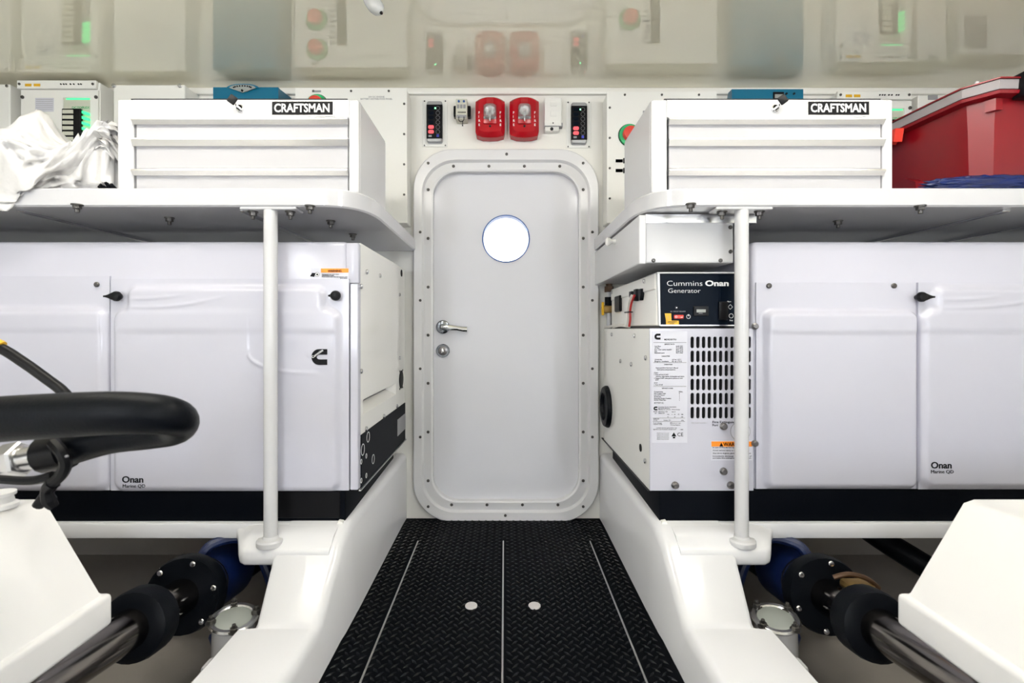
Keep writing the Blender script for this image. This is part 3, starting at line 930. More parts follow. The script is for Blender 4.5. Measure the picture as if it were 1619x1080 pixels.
ctext('Cummins', 1054.5, 452, .0200, 56, b=-.012)
ctext('Onan', 1115, 452, .0205, 37, b=.032)
ctext('Generator', 1056.5, 463, .0170, 51, b=-.012)
ctext('DC CIRCUIT BREAKER', 1060, 493.4, .0045, 24, 'ink_grey')
MB().lathe([(.0045, 0), (.0045, .003)], P(1069.5, 486.5, CD), (0, -1, 0), 12).build('breaker', 'black_plastic', fc)
MB().lathe([(.0018, 0), (.0018, .002)], P(1069.5, 486.5, CD - .003), (0, -1, 0), 8).build('indicator', 'print_white', fc)
MB().box(P(1066, 504, CD - .004), P(1080.5, 498, CD), .0015, 1).build('rocker_switch', 'switch_red', fc)
text('O', P(1067.5, 503, CD - .0043), .0095, 'print_white', fc, wid=3.2 * cm)
text('-', P(1076, 503, CD - .0043), .0095, 'print_white', fc, wid=3.2 * cm)
ringm(3.0 * cm, .0006, P(1088.5, 500.7, CD - .0004), (0, -1, 0), 'power_symbol', 'print_white', fc, 20)
MB().box(P(1088.1, 500, CD - .0010), P(1089, 497, CD)).build('power_symbol', 'print_white', fc)
MB().prism([(cX(1050.8), cZ(495.5)), (cX(1061), cZ(495.5)), (cX(1061.5), cZ(507)), (cX(1073), cZ(507)), (cX(1073.3), cZ(514)), (cX(1053), cZ(514)), (cX(1052.8), cZ(506))][::-1], CD - .0008, CD).build('yellow_label', 'yellow', fc)
text('EMERGENCY', P(1056, 510, CD - .0010), .0048, 'ink', fc, wid=14 * cm); text('STOP', P(1059, 512.6, CD - .0010), .0045, 'ink', fc, wid=7 * cm)
text('!', P(1055.5, 504, CD - .0010), .010, 'ink_grey', fc)
MB().box(P(1097, 499.5, CD - .006), P(1119, 484, CD), .001, 1).build('meter_bezel', 'black_plastic', fc)
MB().box(P(1101.5, 494, CD - .0066), P(1115.5, 489.3, CD - .005)).build('meter_display', 'lcd', fc)
text('HOURS', P(1105, 496.2, CD - .0066), .004, 'ink_grey', fc, wid=6 * cm)
MB().box(P(1137, 506, CD - .008), P(1150, 477, CD), .003, 2).build('start_switch', 'black_plastic', fc)
ctext('Start', 1150, 477.8, .005, 6); ctext('Stop', 1153.5, 507.5, .005, 5)
sq = [(cX(1154.5), cZ(481)), (cX(1158.5), cZ(485.5)), (cX(1154.5), cZ(489.5)), (cX(1150.5), cZ(485.5))]
def frame_mark(ol, t):
    n_ = inset(ol, t)
    A = [Vector((x, CD - .0005, z)) for x, z in ol]; B = [Vector((x, CD - .0005, z)) for x, z in n_]
    MB().loft([A, B], cap0=False, cap1=False).build('start_symbol', 'print_white', fc)
frame_mark(sq, .0010)
ringm(3.4 * cm, .0006, P(1156, 499.5, CD - .0005), (0, -1, 0), 'stop_symbol', 'print_white', fc, 16)
# side fittings of the control box
def cs(px): return X0 * F / (px - VX)
def ch_(px, py): return EYE - (py - VY) * cs(px) / F
for x, y in ((1021, 445), (969.5, 462)): put(SSCREW, 'bolt', 'steel', (X0 - .003, cs(x), ch_(x, y)), 'left', cb)
MB().box((X0 - .010, cs(983.5), ch_(979, 493)), (X0, cs(975.5), ch_(979, 468)), .003, 1).build('breaker_handle', 'black_plastic', cb)
for x, y0, y1 in ((1001, 461, 476), (1008.5, 457.5, 476), (1016, 457, 475)):
    MB().loft([[Vector((X0 - t, cs(x) + dy * w_, z)) for dy, t in ((-1, 0), (-.7, .010), (.7, .010), (1, 0))] for z, w_ in ((ch_(x, y0), .018), (ch_(x, (y0 + y1) / 2), .018), (ch_(x, y1), .009))]).build('cable_gland', 'black_rubber', cb)
for k, (m_, dx) in enumerate((('wire_white', 0), ('wire_red', 1.8), ('wire_white', -1.8))):
    pts = [(1008.5 + dx, 467), (1004 + dx, 478), (1001.5 + dx, 492), (1001.5 + dx, 505), (1000 + dx, 516)]
    MB().tube([(X0 - .012 - .002 * k, cs(a), ch_(a, b)) for a, b in pts], .0038, 8).build('cable', m_, cb)
MB().box((X0 - .022, cs(1004), ch_(1001, 494.5)), (X0 - .006, cs(997.5), ch_(1001, 492.8)), .001, 1).build('cable_tie', 'black_plastic', cb)
for i, (a, b) in enumerate((((1000, 515), (975, 514)), ((996, 517), (966, 516)), ((990, 513.5), (962, 518.5)))):
    MB().tube([(X0 - .010, cs(a[0]), mz1 + .006 + .003 * i), (X0 - .016, cs((a[0] + b[0]) / 2), mz1 + .010), (X0 - .012, cs(b[0]), mz1 + .005)], .004, 8).build('loose_wire', 'wire_white', cb)

# ---------------- hanging cabinet under the right shelf
hc = thing('hanging_cabinet', 'small white cabinet hung under the right shelf', 'cabinet', (.49, 1.6, .93))
HX0, HX1 = gx(1021), gx(1160)
HZ0, HZ1 = gz(415.5), SHB - .004
MB().box((HX0, GD + .002, HZ0), (HX1, 1.92, gz(352)), .002, 1).build('body', 'chest_white', hc)
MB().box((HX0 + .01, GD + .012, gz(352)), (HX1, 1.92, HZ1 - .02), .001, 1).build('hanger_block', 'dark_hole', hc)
MB().box((HX0, GD + .002, gz(352) - .001), (gx(1197), GD + .05, gz(338)), .001, 1).build('angle_rail', 'aluminium', hc)
hd_ = MB().box((HX0 - .020, GD - .008, HZ0 - .004), (HX0 - .001, 1.925, HZ1 - .004), .002, 1).build('door', 'chest_white', hc)
kx = HX0 - .020
kd = abs(kx) * F / (973 - VX)
MB().lathe([(.008, 0), (.006, .010), (.013, .020), (.014, .027), (.008, .032)], (kx, kd, EYE - (382 - VY) * kd / F), (-1, 0, 0), 18).build('knob', 'gen_cream', hd_)
for x, y in ((1033, 412), (1139, 412), (1154.5, 359.5), (1155, 398)): put(SCREW, 'bolt', 'fastener', P(x, y, GD + .002), 'front', hc)

# valve stack on the bulkhead behind the control box
vl = thing('valve_stack', 'brass valve with yellow lever on bulkhead behind control box', 'valve', (PX(962, 1.92), 1.92, .75))
vx = PX(963, 1.915)
MB().lathe([(.010, 0), (.010, .28)], (vx, 1.915, .74), seg=12).build('pipe', 'pipe_grey', vl)
MB().lathe([(.018, 0), (.018, .022), (.013, .024), (.013, .032), (.020, .034), (.020, .062)], (vx, 1.915, PH(462, 1.915)), seg=6).build('fitting', 'brown_fitting', vl)
MB().lathe([(.017, 0), (.017, .04)], (vx, 1.915, PH(486, 1.915)), seg=10).build('coupling', 'black_rubber', vl)
MB().box((vx - .030, 1.895, PH(495, 1.915)), (vx + .02, 1.93, PH(483, 1.915)), .008).build('valve_body', 'bronze', vl)
MB().box((vx - .034, 1.888, PH(499, 1.915)), (vx - .024, 1.895, PH(478, 1.915)), .002, 1).build('lever', 'yellow', vl)
MB().tube([(vx + .004, 1.915, .86), (vx + .03, 1.91, .80), (vx + .02, 1.9, .74)], .012, 8).build('hose', 'black_rubber', vl)

# ================================================================== TOOL CHESTS
TD = 1.28
def chest(cx, label):
    t = thing('tool_chest', label, 'tool chest', (cx, TD + .14, SHT), 'white tool chests')
    W, H, D = .632, .2445, .292
    x0, x1, z0, z1 = cx - W / 2, cx + W / 2, SHT, SHT + H
    s = TD / F
    def tz(py): return PH(py, TD)
    # case: front frame plus shell
    ix0, ix1 = x0 + .041, x1 - .026
    oz1 = tz(185.5)
    mb = MB()
    mb.box((x0, TD + .016, z0), (x1, TD + D, z1 - .002), .003, 1)
    mb.box((x0, TD, z0), (ix0, TD + .018, z1), .003, 1)
    mb.box((ix1, TD, z0), (x1, TD + .018, z1), .003, 1)
    mb.box((ix0 - .001, TD + .0003, oz1), (ix1 + .001, TD + .018, z1 - .0003), .001, 1)
    mb.build('case', 'chest_white', t)
    MB().box((x0 + .034, TD + .003, z1 - .001), (x1 - .03, TD + D - .004, z1 + .0035)).build('lid_seam_shadow', 'black_plastic', t)  # black strip standing in for the shadow line of the lid seam
    MB().box((x0 + .002, TD + .012, z1 - .003), (x1 - .002, TD + D, z1 + .003), .001, 1).build('lid', 'chest_white', t)
    MB().box((ix0, TD + .0150, z0 + .001), (ix1, TD + .0158, oz1)).build('drawer_gap_shade', 'dark_hole', t)  # black plate that paints the shade between drawers, under the pulls
    for (ya, yb, yh) in ((187, 217.5, 197.5), (218.5, 265.5, 231.5), (267.5, 303, 278)):
        dr_ = MB().box((ix0 + .006, TD + .004, max(z0 + .002, tz(yb))), (ix1 - .003, TD + .0145, tz(ya + 3)), .001, 1).build('drawer', 'drawer_white', t)
        # full-width pull: folded lip
        zt_, zb_ = tz(ya), tz(yh)
        pr = [(TD + .012, zt_), (TD - .004, zt_), (TD - .011, zt_ - .003), (TD - .012, zt_ - .007), (TD - .003, zb_), (TD + .012, zb_)]
        MB().loft([[Vector((x, y, z)) for y, z in pr] for x in (ix0 + .003, ix1 - .001)]).build('drawer_pull', 'aluminium', dr_, ang=25)
    # badge
    bx0, bx1 = cx + 54.5 * s, cx + 152.5 * s
    bd_ = MB().box((bx0, TD - .004, tz(185)), (bx1, TD, tz(161)), .001, 1).build('badge', 'aluminium', t)
    MB().box((bx0 + .0015, TD - .0046, tz(182.5)), (bx1 - .0025, TD - .003, tz(162))).build('badge_face', 'ink', bd_)
    text('CRAFTSMAN', (bx0 + .0075, TD - .005, tz(178.3)), .0305, 'print_white', bd_, bold=.022, wid=.144)
    # lock with key
    kp = Vector((cx + 4 * s, TD, tz(172)))
    lk_ = MB().lathe([(.010, 0), (.010, .004), (.008, .006)], kp, (0, -1, 0), 18).build('lock', 'chrome', t)
    MB().box(kp + Vector((-.001, -.022, -.003)), kp + Vector((.001, -.005, .003))).build('key_blade', 'steel', lk_)
    mbk = MB().box((-.011, -.003, -.010), (.011, .003, .012), .003, 2)
    rot = Matrix.Rotation(math.radians(35 if cx < 0 else -35), 4, 'Y')
    mbk.v = [tuple(kp + Vector((-.007 if cx < 0 else .007, -.026, .011)) + rot @ Vector(v)) for v in mbk.v]
    mbk.build('key_bow', 'black_plastic', lk_)
    return t
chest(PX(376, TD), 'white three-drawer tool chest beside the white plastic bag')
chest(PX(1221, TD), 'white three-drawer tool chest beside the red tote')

# ================================================================== THINGS ON THE BULKHEAD
WD = 1.862           # front of the wall boxes
def bz(y): return PH(y, WD)
def bx(x): return PX(x, WD)
def wall_box(name, label, cat, x0, x1, ytop, zbot, m='box_white', grp=None, d=WD):
    t = thing(name, label, cat, ((PX(x0, d) + PX(x1, d)) / 2, WALL, zbot), grp)
    MB().box((PX(x0, d), d, zbot), (PX(x1, d), WALL - .002, PH(ytop, d)), .003, 1).build('case', m, t)
    return t

# distribution panels
def dist_panel(x0, x1, ytop, zbot, label, sgn, sw):
    t = wall_box('distribution_panel', label, 'electrical panel', x0, x1, ytop, zbot, 'box_white', 'white distribution panels')
    fx0, fx1 = bx(x0), bx(x1)
    zt = bz(ytop)
    MB().box((fx0 - .002, WD - .003, zbot - .002), (fx1 + .002, WD, zt + .002), .001, 1).build('cover', 'box_white', t)
    n = 6
    for i in range(3):
        put(SCREW, 'screw', 'fastener', (fx0 + (fx1 - fx0) * (.16 + .34 * i), WD - .003, zt - .011), 'front', t, .8)
    for i in range(4):
        for xx in (fx0 + .009, fx1 - .009):
            put(SCREW, 'screw', 'fastener', (xx, WD - .003, zt - .06 - .115 * i), 'front', t, .8)
    for (x, z, r) in sw:
        c = (x, WD - .003, z)
        q = MB().lathe([(r, 0), (r, .006), (r * .95, .009), (r * .72, .010)], c, (0, -1, 0), 32).build('battery_switch', 'switch_green', t)
        ringm(r * 1.02, .0018, (x, WD - .004, z), (0, -1, 0), 'switch_rim', 'black_plastic', q, 32)
        MB().lathe([(r * .70, .004), (r * .70, .022), (r * .62, .028), (r * .2, .030)], c, (0, -1, 0), 28).build('switch_knob', 'switch_red', q)
    return t, fx0, fx1, zt
tl, fx0, fx1, zt = dist_panel(468, 643, 140, PH(352, WD), 'white distribution panel with red switches behind left tool chest', -1,
                     [(bx(502), bz(167), .040), (bx(501), bz(214), .040)])
text('24V DC ENGINE\nBATTERY DISTRIBUTION PANEL', ((bx(593) + bx(598)) / 2, WD - .0034, bz(155)), .0085, 'ink_grey', tl, align='CENTER', line=.95)
for i in range(10):
    MB().box((bx(522), WD - .006, bz(180 + i * 8.4)), (bx(532), WD - .003, bz(176 + i * 8.4))).build('breaker_label', 'ink_grey', tl)
MB().box((bx(534), WD - .010, bz(262)), (bx(548), WD - .003, bz(174)), .002, 1).build('breaker_strip', 'ink', tl)
for y in (191, 145): MB().box((bx(494), WD - .0040, bz(y + 1.5)), (bx(508), WD - .003, bz(y - 1.5))).build('switch_label', 'ink_grey', tl)
tr, fx0, fx1, zt = dist_panel(960, 1132, 146, PH(352, WD), 'white distribution panel with green-ringed switch behind right tool chest', 1,
                     [(bx(995), bz(214.5), .041)])
for i in range(9):
    MB().box((bx(973), WD - .006, bz(257 + (i - 4) * 15.2 + 61)), (bx(984), WD - .003, bz(252.5 + (i - 4) * 15.2 + 61))).build('breaker_label', 'ink', tr) if i in (0, 1) else None
for y in (255, 270.5):
    MB().box((bx(973), WD - .006, bz(y + 2.3)), (bx(983.5), WD - .003, bz(y - 2.3)), .001, 1).build('breaker', 'ink', tr)
    MB().box((bx(985), WD - .010, bz(y + 4)), (bx(988.2), WD - .003, bz(y - 4)), .001, 1).build('breaker', 'ink', tr)
for i in range(9):
    MB().box((bx(1016), WD - .006, bz(180 + i * 8.4)), (bx(1026), WD - .003, bz(176 + i * 8.4))).build('breaker_label', 'ink_grey', tr)
MB().box((bx(1028), WD - .010, bz(262)), (bx(1042), WD - .003, bz(176)), .002, 1).build('breaker_strip', 'ink', tr)
MB().box((bx(987), WD - .004, bz(237)), (bx(989), WD - .003, bz(233.5))).build('switch_label', 'ink', tr)

# teal chargers
def charger(x0, x1, ytop, label, dial):
    t = thing('battery_charger', label, 'charger', ((bx(x0) + bx(x1)) / 2, WALL, 1.2), 'teal battery chargers')
    a, b, z = bx(x0), bx(x1), bz(ytop)
    ol = [(a + .02, WALL - .002), (a, WD + .03), (a, WD), (b, WD), (b + .0, WD + .02), (b + .012, WALL - .002)]
    MB().loft([[Vector((x, y, zz)) for x, y in ol] for zz in (1.16, z)]).build('case', 'teal', t, ang=20)
    if dial:
        cx = bx(385)
        arc = [(cx + .062 * math.cos(k * PI / 12), z - .006 + .0165 * math.sin(k * PI / 12)) for k in range(13)]
        MB().prism(arc, WD - .006, WD + .03).build('dome', 'teal', t)
        fan = [(cx, z - .024)] + [(cx + .050 * math.cos(k * PI / 12), z - .006 + .0125 * math.sin(k * PI / 12)) for k in range(13)]
        dl_ = MB().prism(fan, WD - .008, WD - .004).build('dial', 'lcd', t)
        for k in range(9):
            an = math.radians(25 + k * 16.2)
            MB().box((cx + .036 * math.cos(an) - .0022, WD - .010, z - .009 + .010 * math.sin(an) - .0025), (cx + .036 * math.cos(an) + .0022, WD - .008, z - .009 + .010 * math.sin(an) + .0025)).build('dial_mark', 'ink', dl_)
        MB().lathe([(.004, 0), (.004, .004)], (cx, WD - .008, z - .017), (0, -1, 0), 10).build('dial_knob', 'ink', dl_)
    else:
        MB().box((bx(1222), WD - .004, bz(158)), (bx(1239), WD, bz(146)), .001, 1).build('meter', 'ink', t)
        MB().box((bx(1224), WD - .005, bz(156)), (bx(1237), WD - .003, bz(150))).build('meter_display', 'lcd', t)
        for x in (1243, 1255): MB().lathe([(.004, 0), (.004, .004)], (bx(x), WD, bz(148.5)), (0, -1, 0), 10).build('knob', 'black_plastic', t)
    return t
charger(337, 440, 138, 'teal battery charger with fan-shaped dial above left tool chest', True)
charger(1157, 1270, 141, 'teal battery charger with small meter above right tool chest', False)

# power distribution cabinets with glowing window
def octo(x0, x1, ytop, label, zbot=1.18):
    t = wall_box('breaker_cabinet', label, 'electrical cabinet', x0, x1, ytop, zbot, 'box_white', 'breaker cabinets with green glow')
    a, b, z = bx(x0), bx(x1), bz(ytop)
    w_ = b - a
    MB().box((a - .002, WD - .012, z - .030), (b - .006, WD, z + .002), .002, 1).build('top_strip', 'box_white', t)
    for i, fx in enumerate((.03, .97)): put(SCREW, 'screw', 'fastener', (a + (w_ - .008) * fx, WD - .012, z - .013), 'front', t, .9)
    for fx in (.14, .25): MB().box((a + w_ * fx - .012, WD - .0130, z - .022), (a + w_ * fx + .012, WD - .012, z - .012)).build('status_label', 'yellow', t)
    for i, fx in enumerate((.55, .585, .615, .67, .71, .77, .80)): MB().lathe([(.0026, 0), (.0026, .003)], (a + w_ * fx, WD - .012, z - .014), (0, -1, 0), 8).build('status_light', 'ink', t)
    wx0, wx1 = a + w_ * .555, a + w_ * .895
    zt_ = z - .062
    # front door as four bars around the window
    mb = MB()
    mb.box((a + .010, WD - .006, zbot), (wx0, WD, z - .034)); mb.box((wx1, WD - .006, zbot), (b - .002, WD, z - .034))
    mb.box((wx0, WD - .006, zt_), (wx1, WD, z - .034)); mb.box((wx0, WD - .006, zbot), (wx1, WD, zbot + .02))
    fd = mb.build('front_door', 'box_white', t)
    for fx in (.05, .97): put(SCREW, 'screw', 'fastener', (a + w_ * fx, WD - .006, z - .060), 'front', t, 1.2)
    MB().box((wx0, WD - .002, zbot + .02), (wx1, WD + .001, zt_)).build('window_back', 'module_beige', fd)
    MB().box((wx0 + .01, WD - .0035, zt_ - .006), (wx1 - .004, WD - .002, zt_ - .001)).build('glow_strip', 'green_glow', fd)
    text('OCTOPLEX', (wx0 + w_ * .10, WD - .0026, zt_ - .040), .0125, 'switch_green', fd, wid=w_ * .22)
    MB().box((wx0 + .001, WD - .014, zbot + .03), (wx0 + w_ * .24, WD - .002, zt_ - .044), .002, 1).build('breaker_bank', 'ink', fd)
    zz = zt_ - .058
    while zz > zbot + .04:
        MB().box((wx0 + w_ * .02, WD - .017, zz - .006), (wx0 + w_ * .155, WD - .014, zz + .008), .001, 1).build('breaker', 'module_beige', fd)
        MB().loft([[Vector((x, y, z_)) for x, z_ in ((wx0 + w_ * .25, zz - .003), (wx0 + w_ * .335, zz - .010), (wx0 + w_ * .335, zz - .001), (wx0 + w_ * .25, zz + .007))] for y in (WD - .002, WD - .012)]).build('cable_lug', 'green_glow' if zz > zt_ - .12 else 'ink_grey', fd)
        zz -= .0205
    lbx = MB().box((a + w_ * .21, WD - .007, z - .115), (a + w_ * .44, WD - .006, z - .063)).build('paper_label', 'label_white', fd)
    for i in range(6): MB().box((a + w_ * .22, WD - .0076, z - .070 - i * .0075), (a + w_ * .43, WD - .007, z - .069 - i * .0075)).build('rule', 'ink_grey', lbx)
    return t
octo(32, 158, 130, 'cream breaker cabinet with green-lit window behind the white bag')
octo(1322, 1440, 147, 'cream breaker cabinet with green-lit window behind the red tote')

t = wall_box('junction_box', 'plain white junction box between breaker cabinet and left tool chest', 'electrical box', 179, 292, 134, 1.27, 'box_white')
for x, y in ((180.5, 136), (285, 136)): put(SSCREW, 'corner_bolt', 'steel', (bx(x), WD, bz(y)), 'front', t, 1.2)
for x in (181, 288): put(SSCREW, 'corner_bolt', 'steel', (bx(x), WD, 1.29), 'front', t, 1.2)
MB().box((bx(217), WD - .002, bz(210)), (bx(254), WD, bz(178)), .001, 1).build('rating_label', 'wire_white', t)
t = wall_box('junction_box', 'cream wall box at the far left edge behind the bag', 'electrical box', -90, 15.5, 133, 1.2, 'box_white')
put(SCREW, 'screw', 'fastener', (bx(11), WD, bz(136)), 'front', t)
t = wall_box('junction_box', 'narrow cream wall box hidden behind the red tote', 'electrical box', 1452, 1497, 150, 1.2, 'box_white')
MB().box((bx(1467), WD - .002, bz(158)), (bx(1482), WD, bz(151))).build('rating_label', 'ink_grey', t)
t = wall_box('junction_box', 'cream wall panel with grey window behind the red tote', 'electrical box', 1518, 1640, 160, 1.2, 'box_white')
MB().box((bx(1524), WD - .003, bz(220)), (bx(1560), WD, bz(170)), .002, 1).build('window', 'ink_grey', t)

# ---- small fittings over the door
def keypad(x, y, label):
    d = WALL - .004
    u = d / F
    t = thing('keypad', label, 'keypad', (PX(x, WALL), WALL, PH(y + 37, WALL)), 'alarm keypads over the door')
    def q(px, py, dd=d): return Vector((PX(x + px, d), dd, PH(y + py, d)))
    pl = MB().box(q(-19.5, 37), q(19.5, -37, WALL), .001, 1).build('plate', 'box_white', t)
    for a, b in ((-16.5, -35), (16.5, -35), (-16.5, 35), (16.5, 35)): put(SCREW, 'screw', 'fastener', q(a, b), 'front', pl, .55)
    ol = rrect(q(-12.2, 0).x, q(12.2, 0).x, q(0, 32).z, q(0, -32).z, 3 * u, 4)
    ol = [(px, pz + (.004 * (1 - ((px - q(0, 0).x) / (12.2 * u)) ** 2)) * (1 if pz > q(0, 0).z else -1)) for px, pz in ol]
    MB().prism(ol, d - .016, d, .004).build('housing', 'keypad_silver', t)
    fp = MB().box(q(-12.4, 26.5, d - .019), q(12.4, -26.5, d - .004), .001, 1).build('face', 'ink', t)
    for i in range(6):
        yy = -20.5 + i * 7.4
        on = i >= 4
        p0, p1 = q(-9.5, yy + 2.8, d - .0196), q(-.6, yy - 2.8, d - .019)
        MB().prism(rrect(p0.x, p1.x, p0.z, p1.z, 2.2 * u, 3), d - .0205 if on else d - .0198, d - .018).build('button', 'pink_button' if on else 'navy_face', fp)
        ringm(3.0 * u, .0004, q(5.6, yy, d - .0192), (0, -1, 0), 'button_ring', 'ink_grey', fp, 16)
    MB().lathe([(1.1 * u, 0), (1.1 * u, .001)], q(1.6, -20.5, d - .019), (0, -1, 0), 10).build('status_led', 'green_led', fp)
    MB().box(q(-9, 24.5, d - .0195), q(-4, 21.5, d - .019)).build('mark', 'ink_grey', fp)
    MB().box(q(3.5, 24.5, d - .0195), q(7.5, 20.5, d - .019)).build('mark', 'blue_mark', fp)
keypad(687.7, 195, 'black keypad with two lit red buttons, left of the red alarms')
keypad(914.7, 197, 'black keypad with two lit red buttons, right of the white switch box')

def strobe(cx, cy, label):
    d = WALL - .058
    u = d / F
    t = thing('fire_alarm', label, 'fire alarm', (PX(cx, d), WALL, PH(cy + 33, d)), 'red fire alarms over the door')
    def q(px, py, dd=d): return Vector((PX(cx + px, d), dd, PH(cy + py, d)))
    out = [(-12, -31.5), (-6, -32.6), (6, -32.6), (12, -31.5), (18, -29), (23.3, -25.5), (23.6, -20), (23.6, 22), (23, 25), (21.5, 29.5), (12, 32), (0, 32.6), (-12, 32), (-21.5, 29), (-23, 25), (-23.6, 22), (-23.6, -20), (-23.3, -25.5), (-18, -29)]
    mid = [(a * .99, b * .99) for a, b in out]
    top = [(a * .80, b * .86 - 1) for a, b in out]
    def rg(o, dd): return [q(a, b, dd) for a, b in o]
    bd = MB().loft([rg(out, WALL - .001), rg(out, d + .024), rg(mid, d + .018), rg(top, d + .002), rg([(a * .76, b * .82 - 1) for a, b in out], d)]).build('housing', 'alarm_red', t, ang=28)
    # side cheeks carry the lettering
    for sx in (-1, 1):
        for i, chx in enumerate('FIRE'):
            text(chx, q(sx * 16.8 - 1.6, -2.6 + i * 6.4, d - .0005), .0125, 'print_white', t, bold=.01, ext=.0006)
    MB().box(q(-10.5, 14, d - .006), q(10.5, -18.5, d + .004), .004).build('lens_surround', 'alarm_red', t)
    def lr(k, dd): return [Vector((x, dd, z)) for x, z in rrect(q(-10 * k, 0).x, q(10 * k, 0).x, q(0, -4.5 + 12 * k).z, q(0, -4.5 - 13 * k).z, 6 * u * k, 3)]
    ln_ = MB().loft([lr(1, d - .004), lr(1, d - .010), lr(.85, d - .019), lr(.5, d - .025), lr(.2, d - .026)]).build('lens', 'strobe_lens', t, ang=10)
    MB().lathe([(.020, 0), (.018, .005), (.010, .003), (.004, .012)], q(0, -5.5, d - .005), (0, -1, 0), 8).build('reflector', 'chrome', ln_, ang=5)
    MB().box(q(-10.0, 7, d - .012), q(10.0, 2.5, d - .004), .003).build('lens_foot', 'lens_clear', t)
    MB().box(q(-.9, 11, d - .014), q(.9, -2, d - .010), .001, 1).build('flash_tube', 'print_white', t)
    for i in range(5): MB().box(q(-5.5, -26.5 + i * 1.9 + .5, d - .0008), q(5.5, -26.5 + i * 1.9 - .4, d)).build('speaker_slot', 'wire_red', t)
    MB().lathe([(.0045, 0), (.0045, .001)], q(0, 17, d), (0, -1, 0), 12).build('sounder_hole', 'dark_hole', t)
    MB().box(q(-12, 25, d + .004), q(12, 20, d + .001), .001, 1).build('bottom_lip', 'alarm_red', t)
strobe(774.7, 182.5, 'red fire alarm with strobe lens, beside the beige wall module')
strobe(829.2, 182.5, 'red fire alarm with strobe lens, beside the white switch box')

d = WALL - .03
t = thing('switch_box', 'white hinged-cover switch box between red alarm and right keypad', 'switch box', (PX(875, d), WALL, PH(207, d)))
MB().box(P(861, 199, d), P(888, 154, d) + Vector((0, .03, 0)), .002, 1).build('cover', 'box_white', t)
MB().box(P(861.5, 207, d + .004), P(884, 199.4, d) + Vector((0, .03, 0)), .002, 1).build('cable_entry', 'box_white', t)
MB().box(P(861, 199.6, d + .001), P(888.4, 198.8, d + .028)).build('gap', 'ink_grey', t)
for y0, y1 in ((161, 168), (176, 184)): MB().box(P(870.5, y1, d - .0015), P(880, y0, d), .001, 1).build('embossing', 'box_white', t)
MB().lathe([(.0065, 0), (.0065, .002)], P(872.3, 204, d + .004), (0, -1, 0), 14).build('cable_hole', 'dark_hole', t)
MB().box(P(863.5, 195, d - .002), P(886, 193, d), .0008, 1).build('hinge', 'box_white', t)
put(SCREW, 'screw', 'fastener', P(874.5, 194.6, d - .001), 'front', t, .5)

d = WALL - .05
t = thing('wall_module', 'small beige wiring module with two blue knobs beside left red alarm', 'wiring module', (PX(729, d), WALL, PH(190, d)))
MB().box(P(720.5, 188, d), P(738.5, 156, d) + Vector((0, .044, 0)), .002, 1).build('body', 'module_beige', t)
MB().box(P(717, 184, d + .02), P(743.5, 163, d) + Vector((0, .049, 0)), .003, 1).build('rail', 'black_plastic', t)
for x in (725.5, 733.5): MB().lathe([(.0042, 0), (.0042, .004), (.003, .005)], P(x, 160.5, d), (0, -1, 0), 14).build('knob', 'knob_blue', t)
for x in (724.3, 729.3, 734.3): MB().box(P(x - 1.9, 171.3, d - .0008), P(x + 1.9, 165.3, d)).build('terminal', 'ink_grey', t)
for i in range(6): MB().box(P(724 + i * 2.2, 178.5, d - .0008), P(725.2 + i * 2.2, 176.5, d)).build('pin_mark', 'ink', t)
MB().box(P(721.5, 186.5, d - .001), P(737.5, 181.5, d), .001, 1).build('terminal_row', 'ink_grey', t)
MB().tube([P(725.5, 184.5, d - .002), P(725.5, 190, d - .008), P(729, 192.5, d - .008), P(733, 190, d - .006), P(733.5, 184.5, d - .002)], .0014, 6).build('wire', 'ink', t)
MB().tube([P(732, 191, d - .007), P(731.2, 196, d - .004), P(731.5, 199.5, d)], [.0014, .0014, .003], 6).build('wire_tail', 'ink', t)
put(SCREW, 'door_stud', 'fastener', P(801, 243.5, WALL - .026), 'front', frame, .9)

# ================================================================== ON THE SHELVES
def crumple(cx, cy, cz, rx, ry, rz, sub, amp, fq, seed, shape=None):
    bm = bmesh.new()
    bmesh.ops.create_icosphere(bm, subdivisions=sub, radius=1.0)
    for v in bm.verts:
        n = v.co.normalized()
        p = n * fq + Vector((seed, seed * 1.7, -seed))
        r1 = 1 - abs(noise.noise(p)) * 2
        r2 = 1 - abs(noise.noise(p * 2.3 + Vector((5, 1, 2)))) * 2
        r3 = 1 - abs(noise.noise(p * 5.1 + Vector((1, 9, 4)))) * 2
        k = 1 + amp * (.5 * r1 + .42 * r2 + .30 * r3)
        co = Vector((n.x * rx * k, n.y * ry * k, n.z * rz * k))
        if shape: co = shape(co, n)
        v.co = co + Vector((cx, cy, cz))
    return bm
def bag_shape(co, n):
    x, y, z = co
    # tied knot standing up and a wing against the tool chest
    if z > 0:
        z *= 1 - .28 * math.exp(-((x - .17) / .06) ** 2)
        z += .075 * math.exp(-((x - .070) / .034) ** 2 - ((y + .06) / .06) ** 2)
    gw = math.exp(-((x - .265) / .045) ** 2)
    if z > -.03: z += .085 * gw
    z = max(z, -.074)
    # front lower hem slumps over the shelf edge
    k = sst(-.110, -.160, y) * sst(.27, .15, x)
    if k > 0 and z < .04:
        y = y * (1 - k) + (-.186 - .012 * noise.noise(Vector((x * 30, z * 30, 1)))) * k
        z -= .080 * k * sst(.04, -.005, z)
    return Vector((x, y, z))
mb = MB()
mb.addbm(crumple(PX(55, 1.41), 1.41, SHT + .075, .262, .150, .092, 6, .28, 2.6, 3.1, bag_shape))
tag(mb.build('plastic_bag', 'bag_white', ang=180), 'crumpled white plastic bag slumped over the left shelf edge', 'bag')
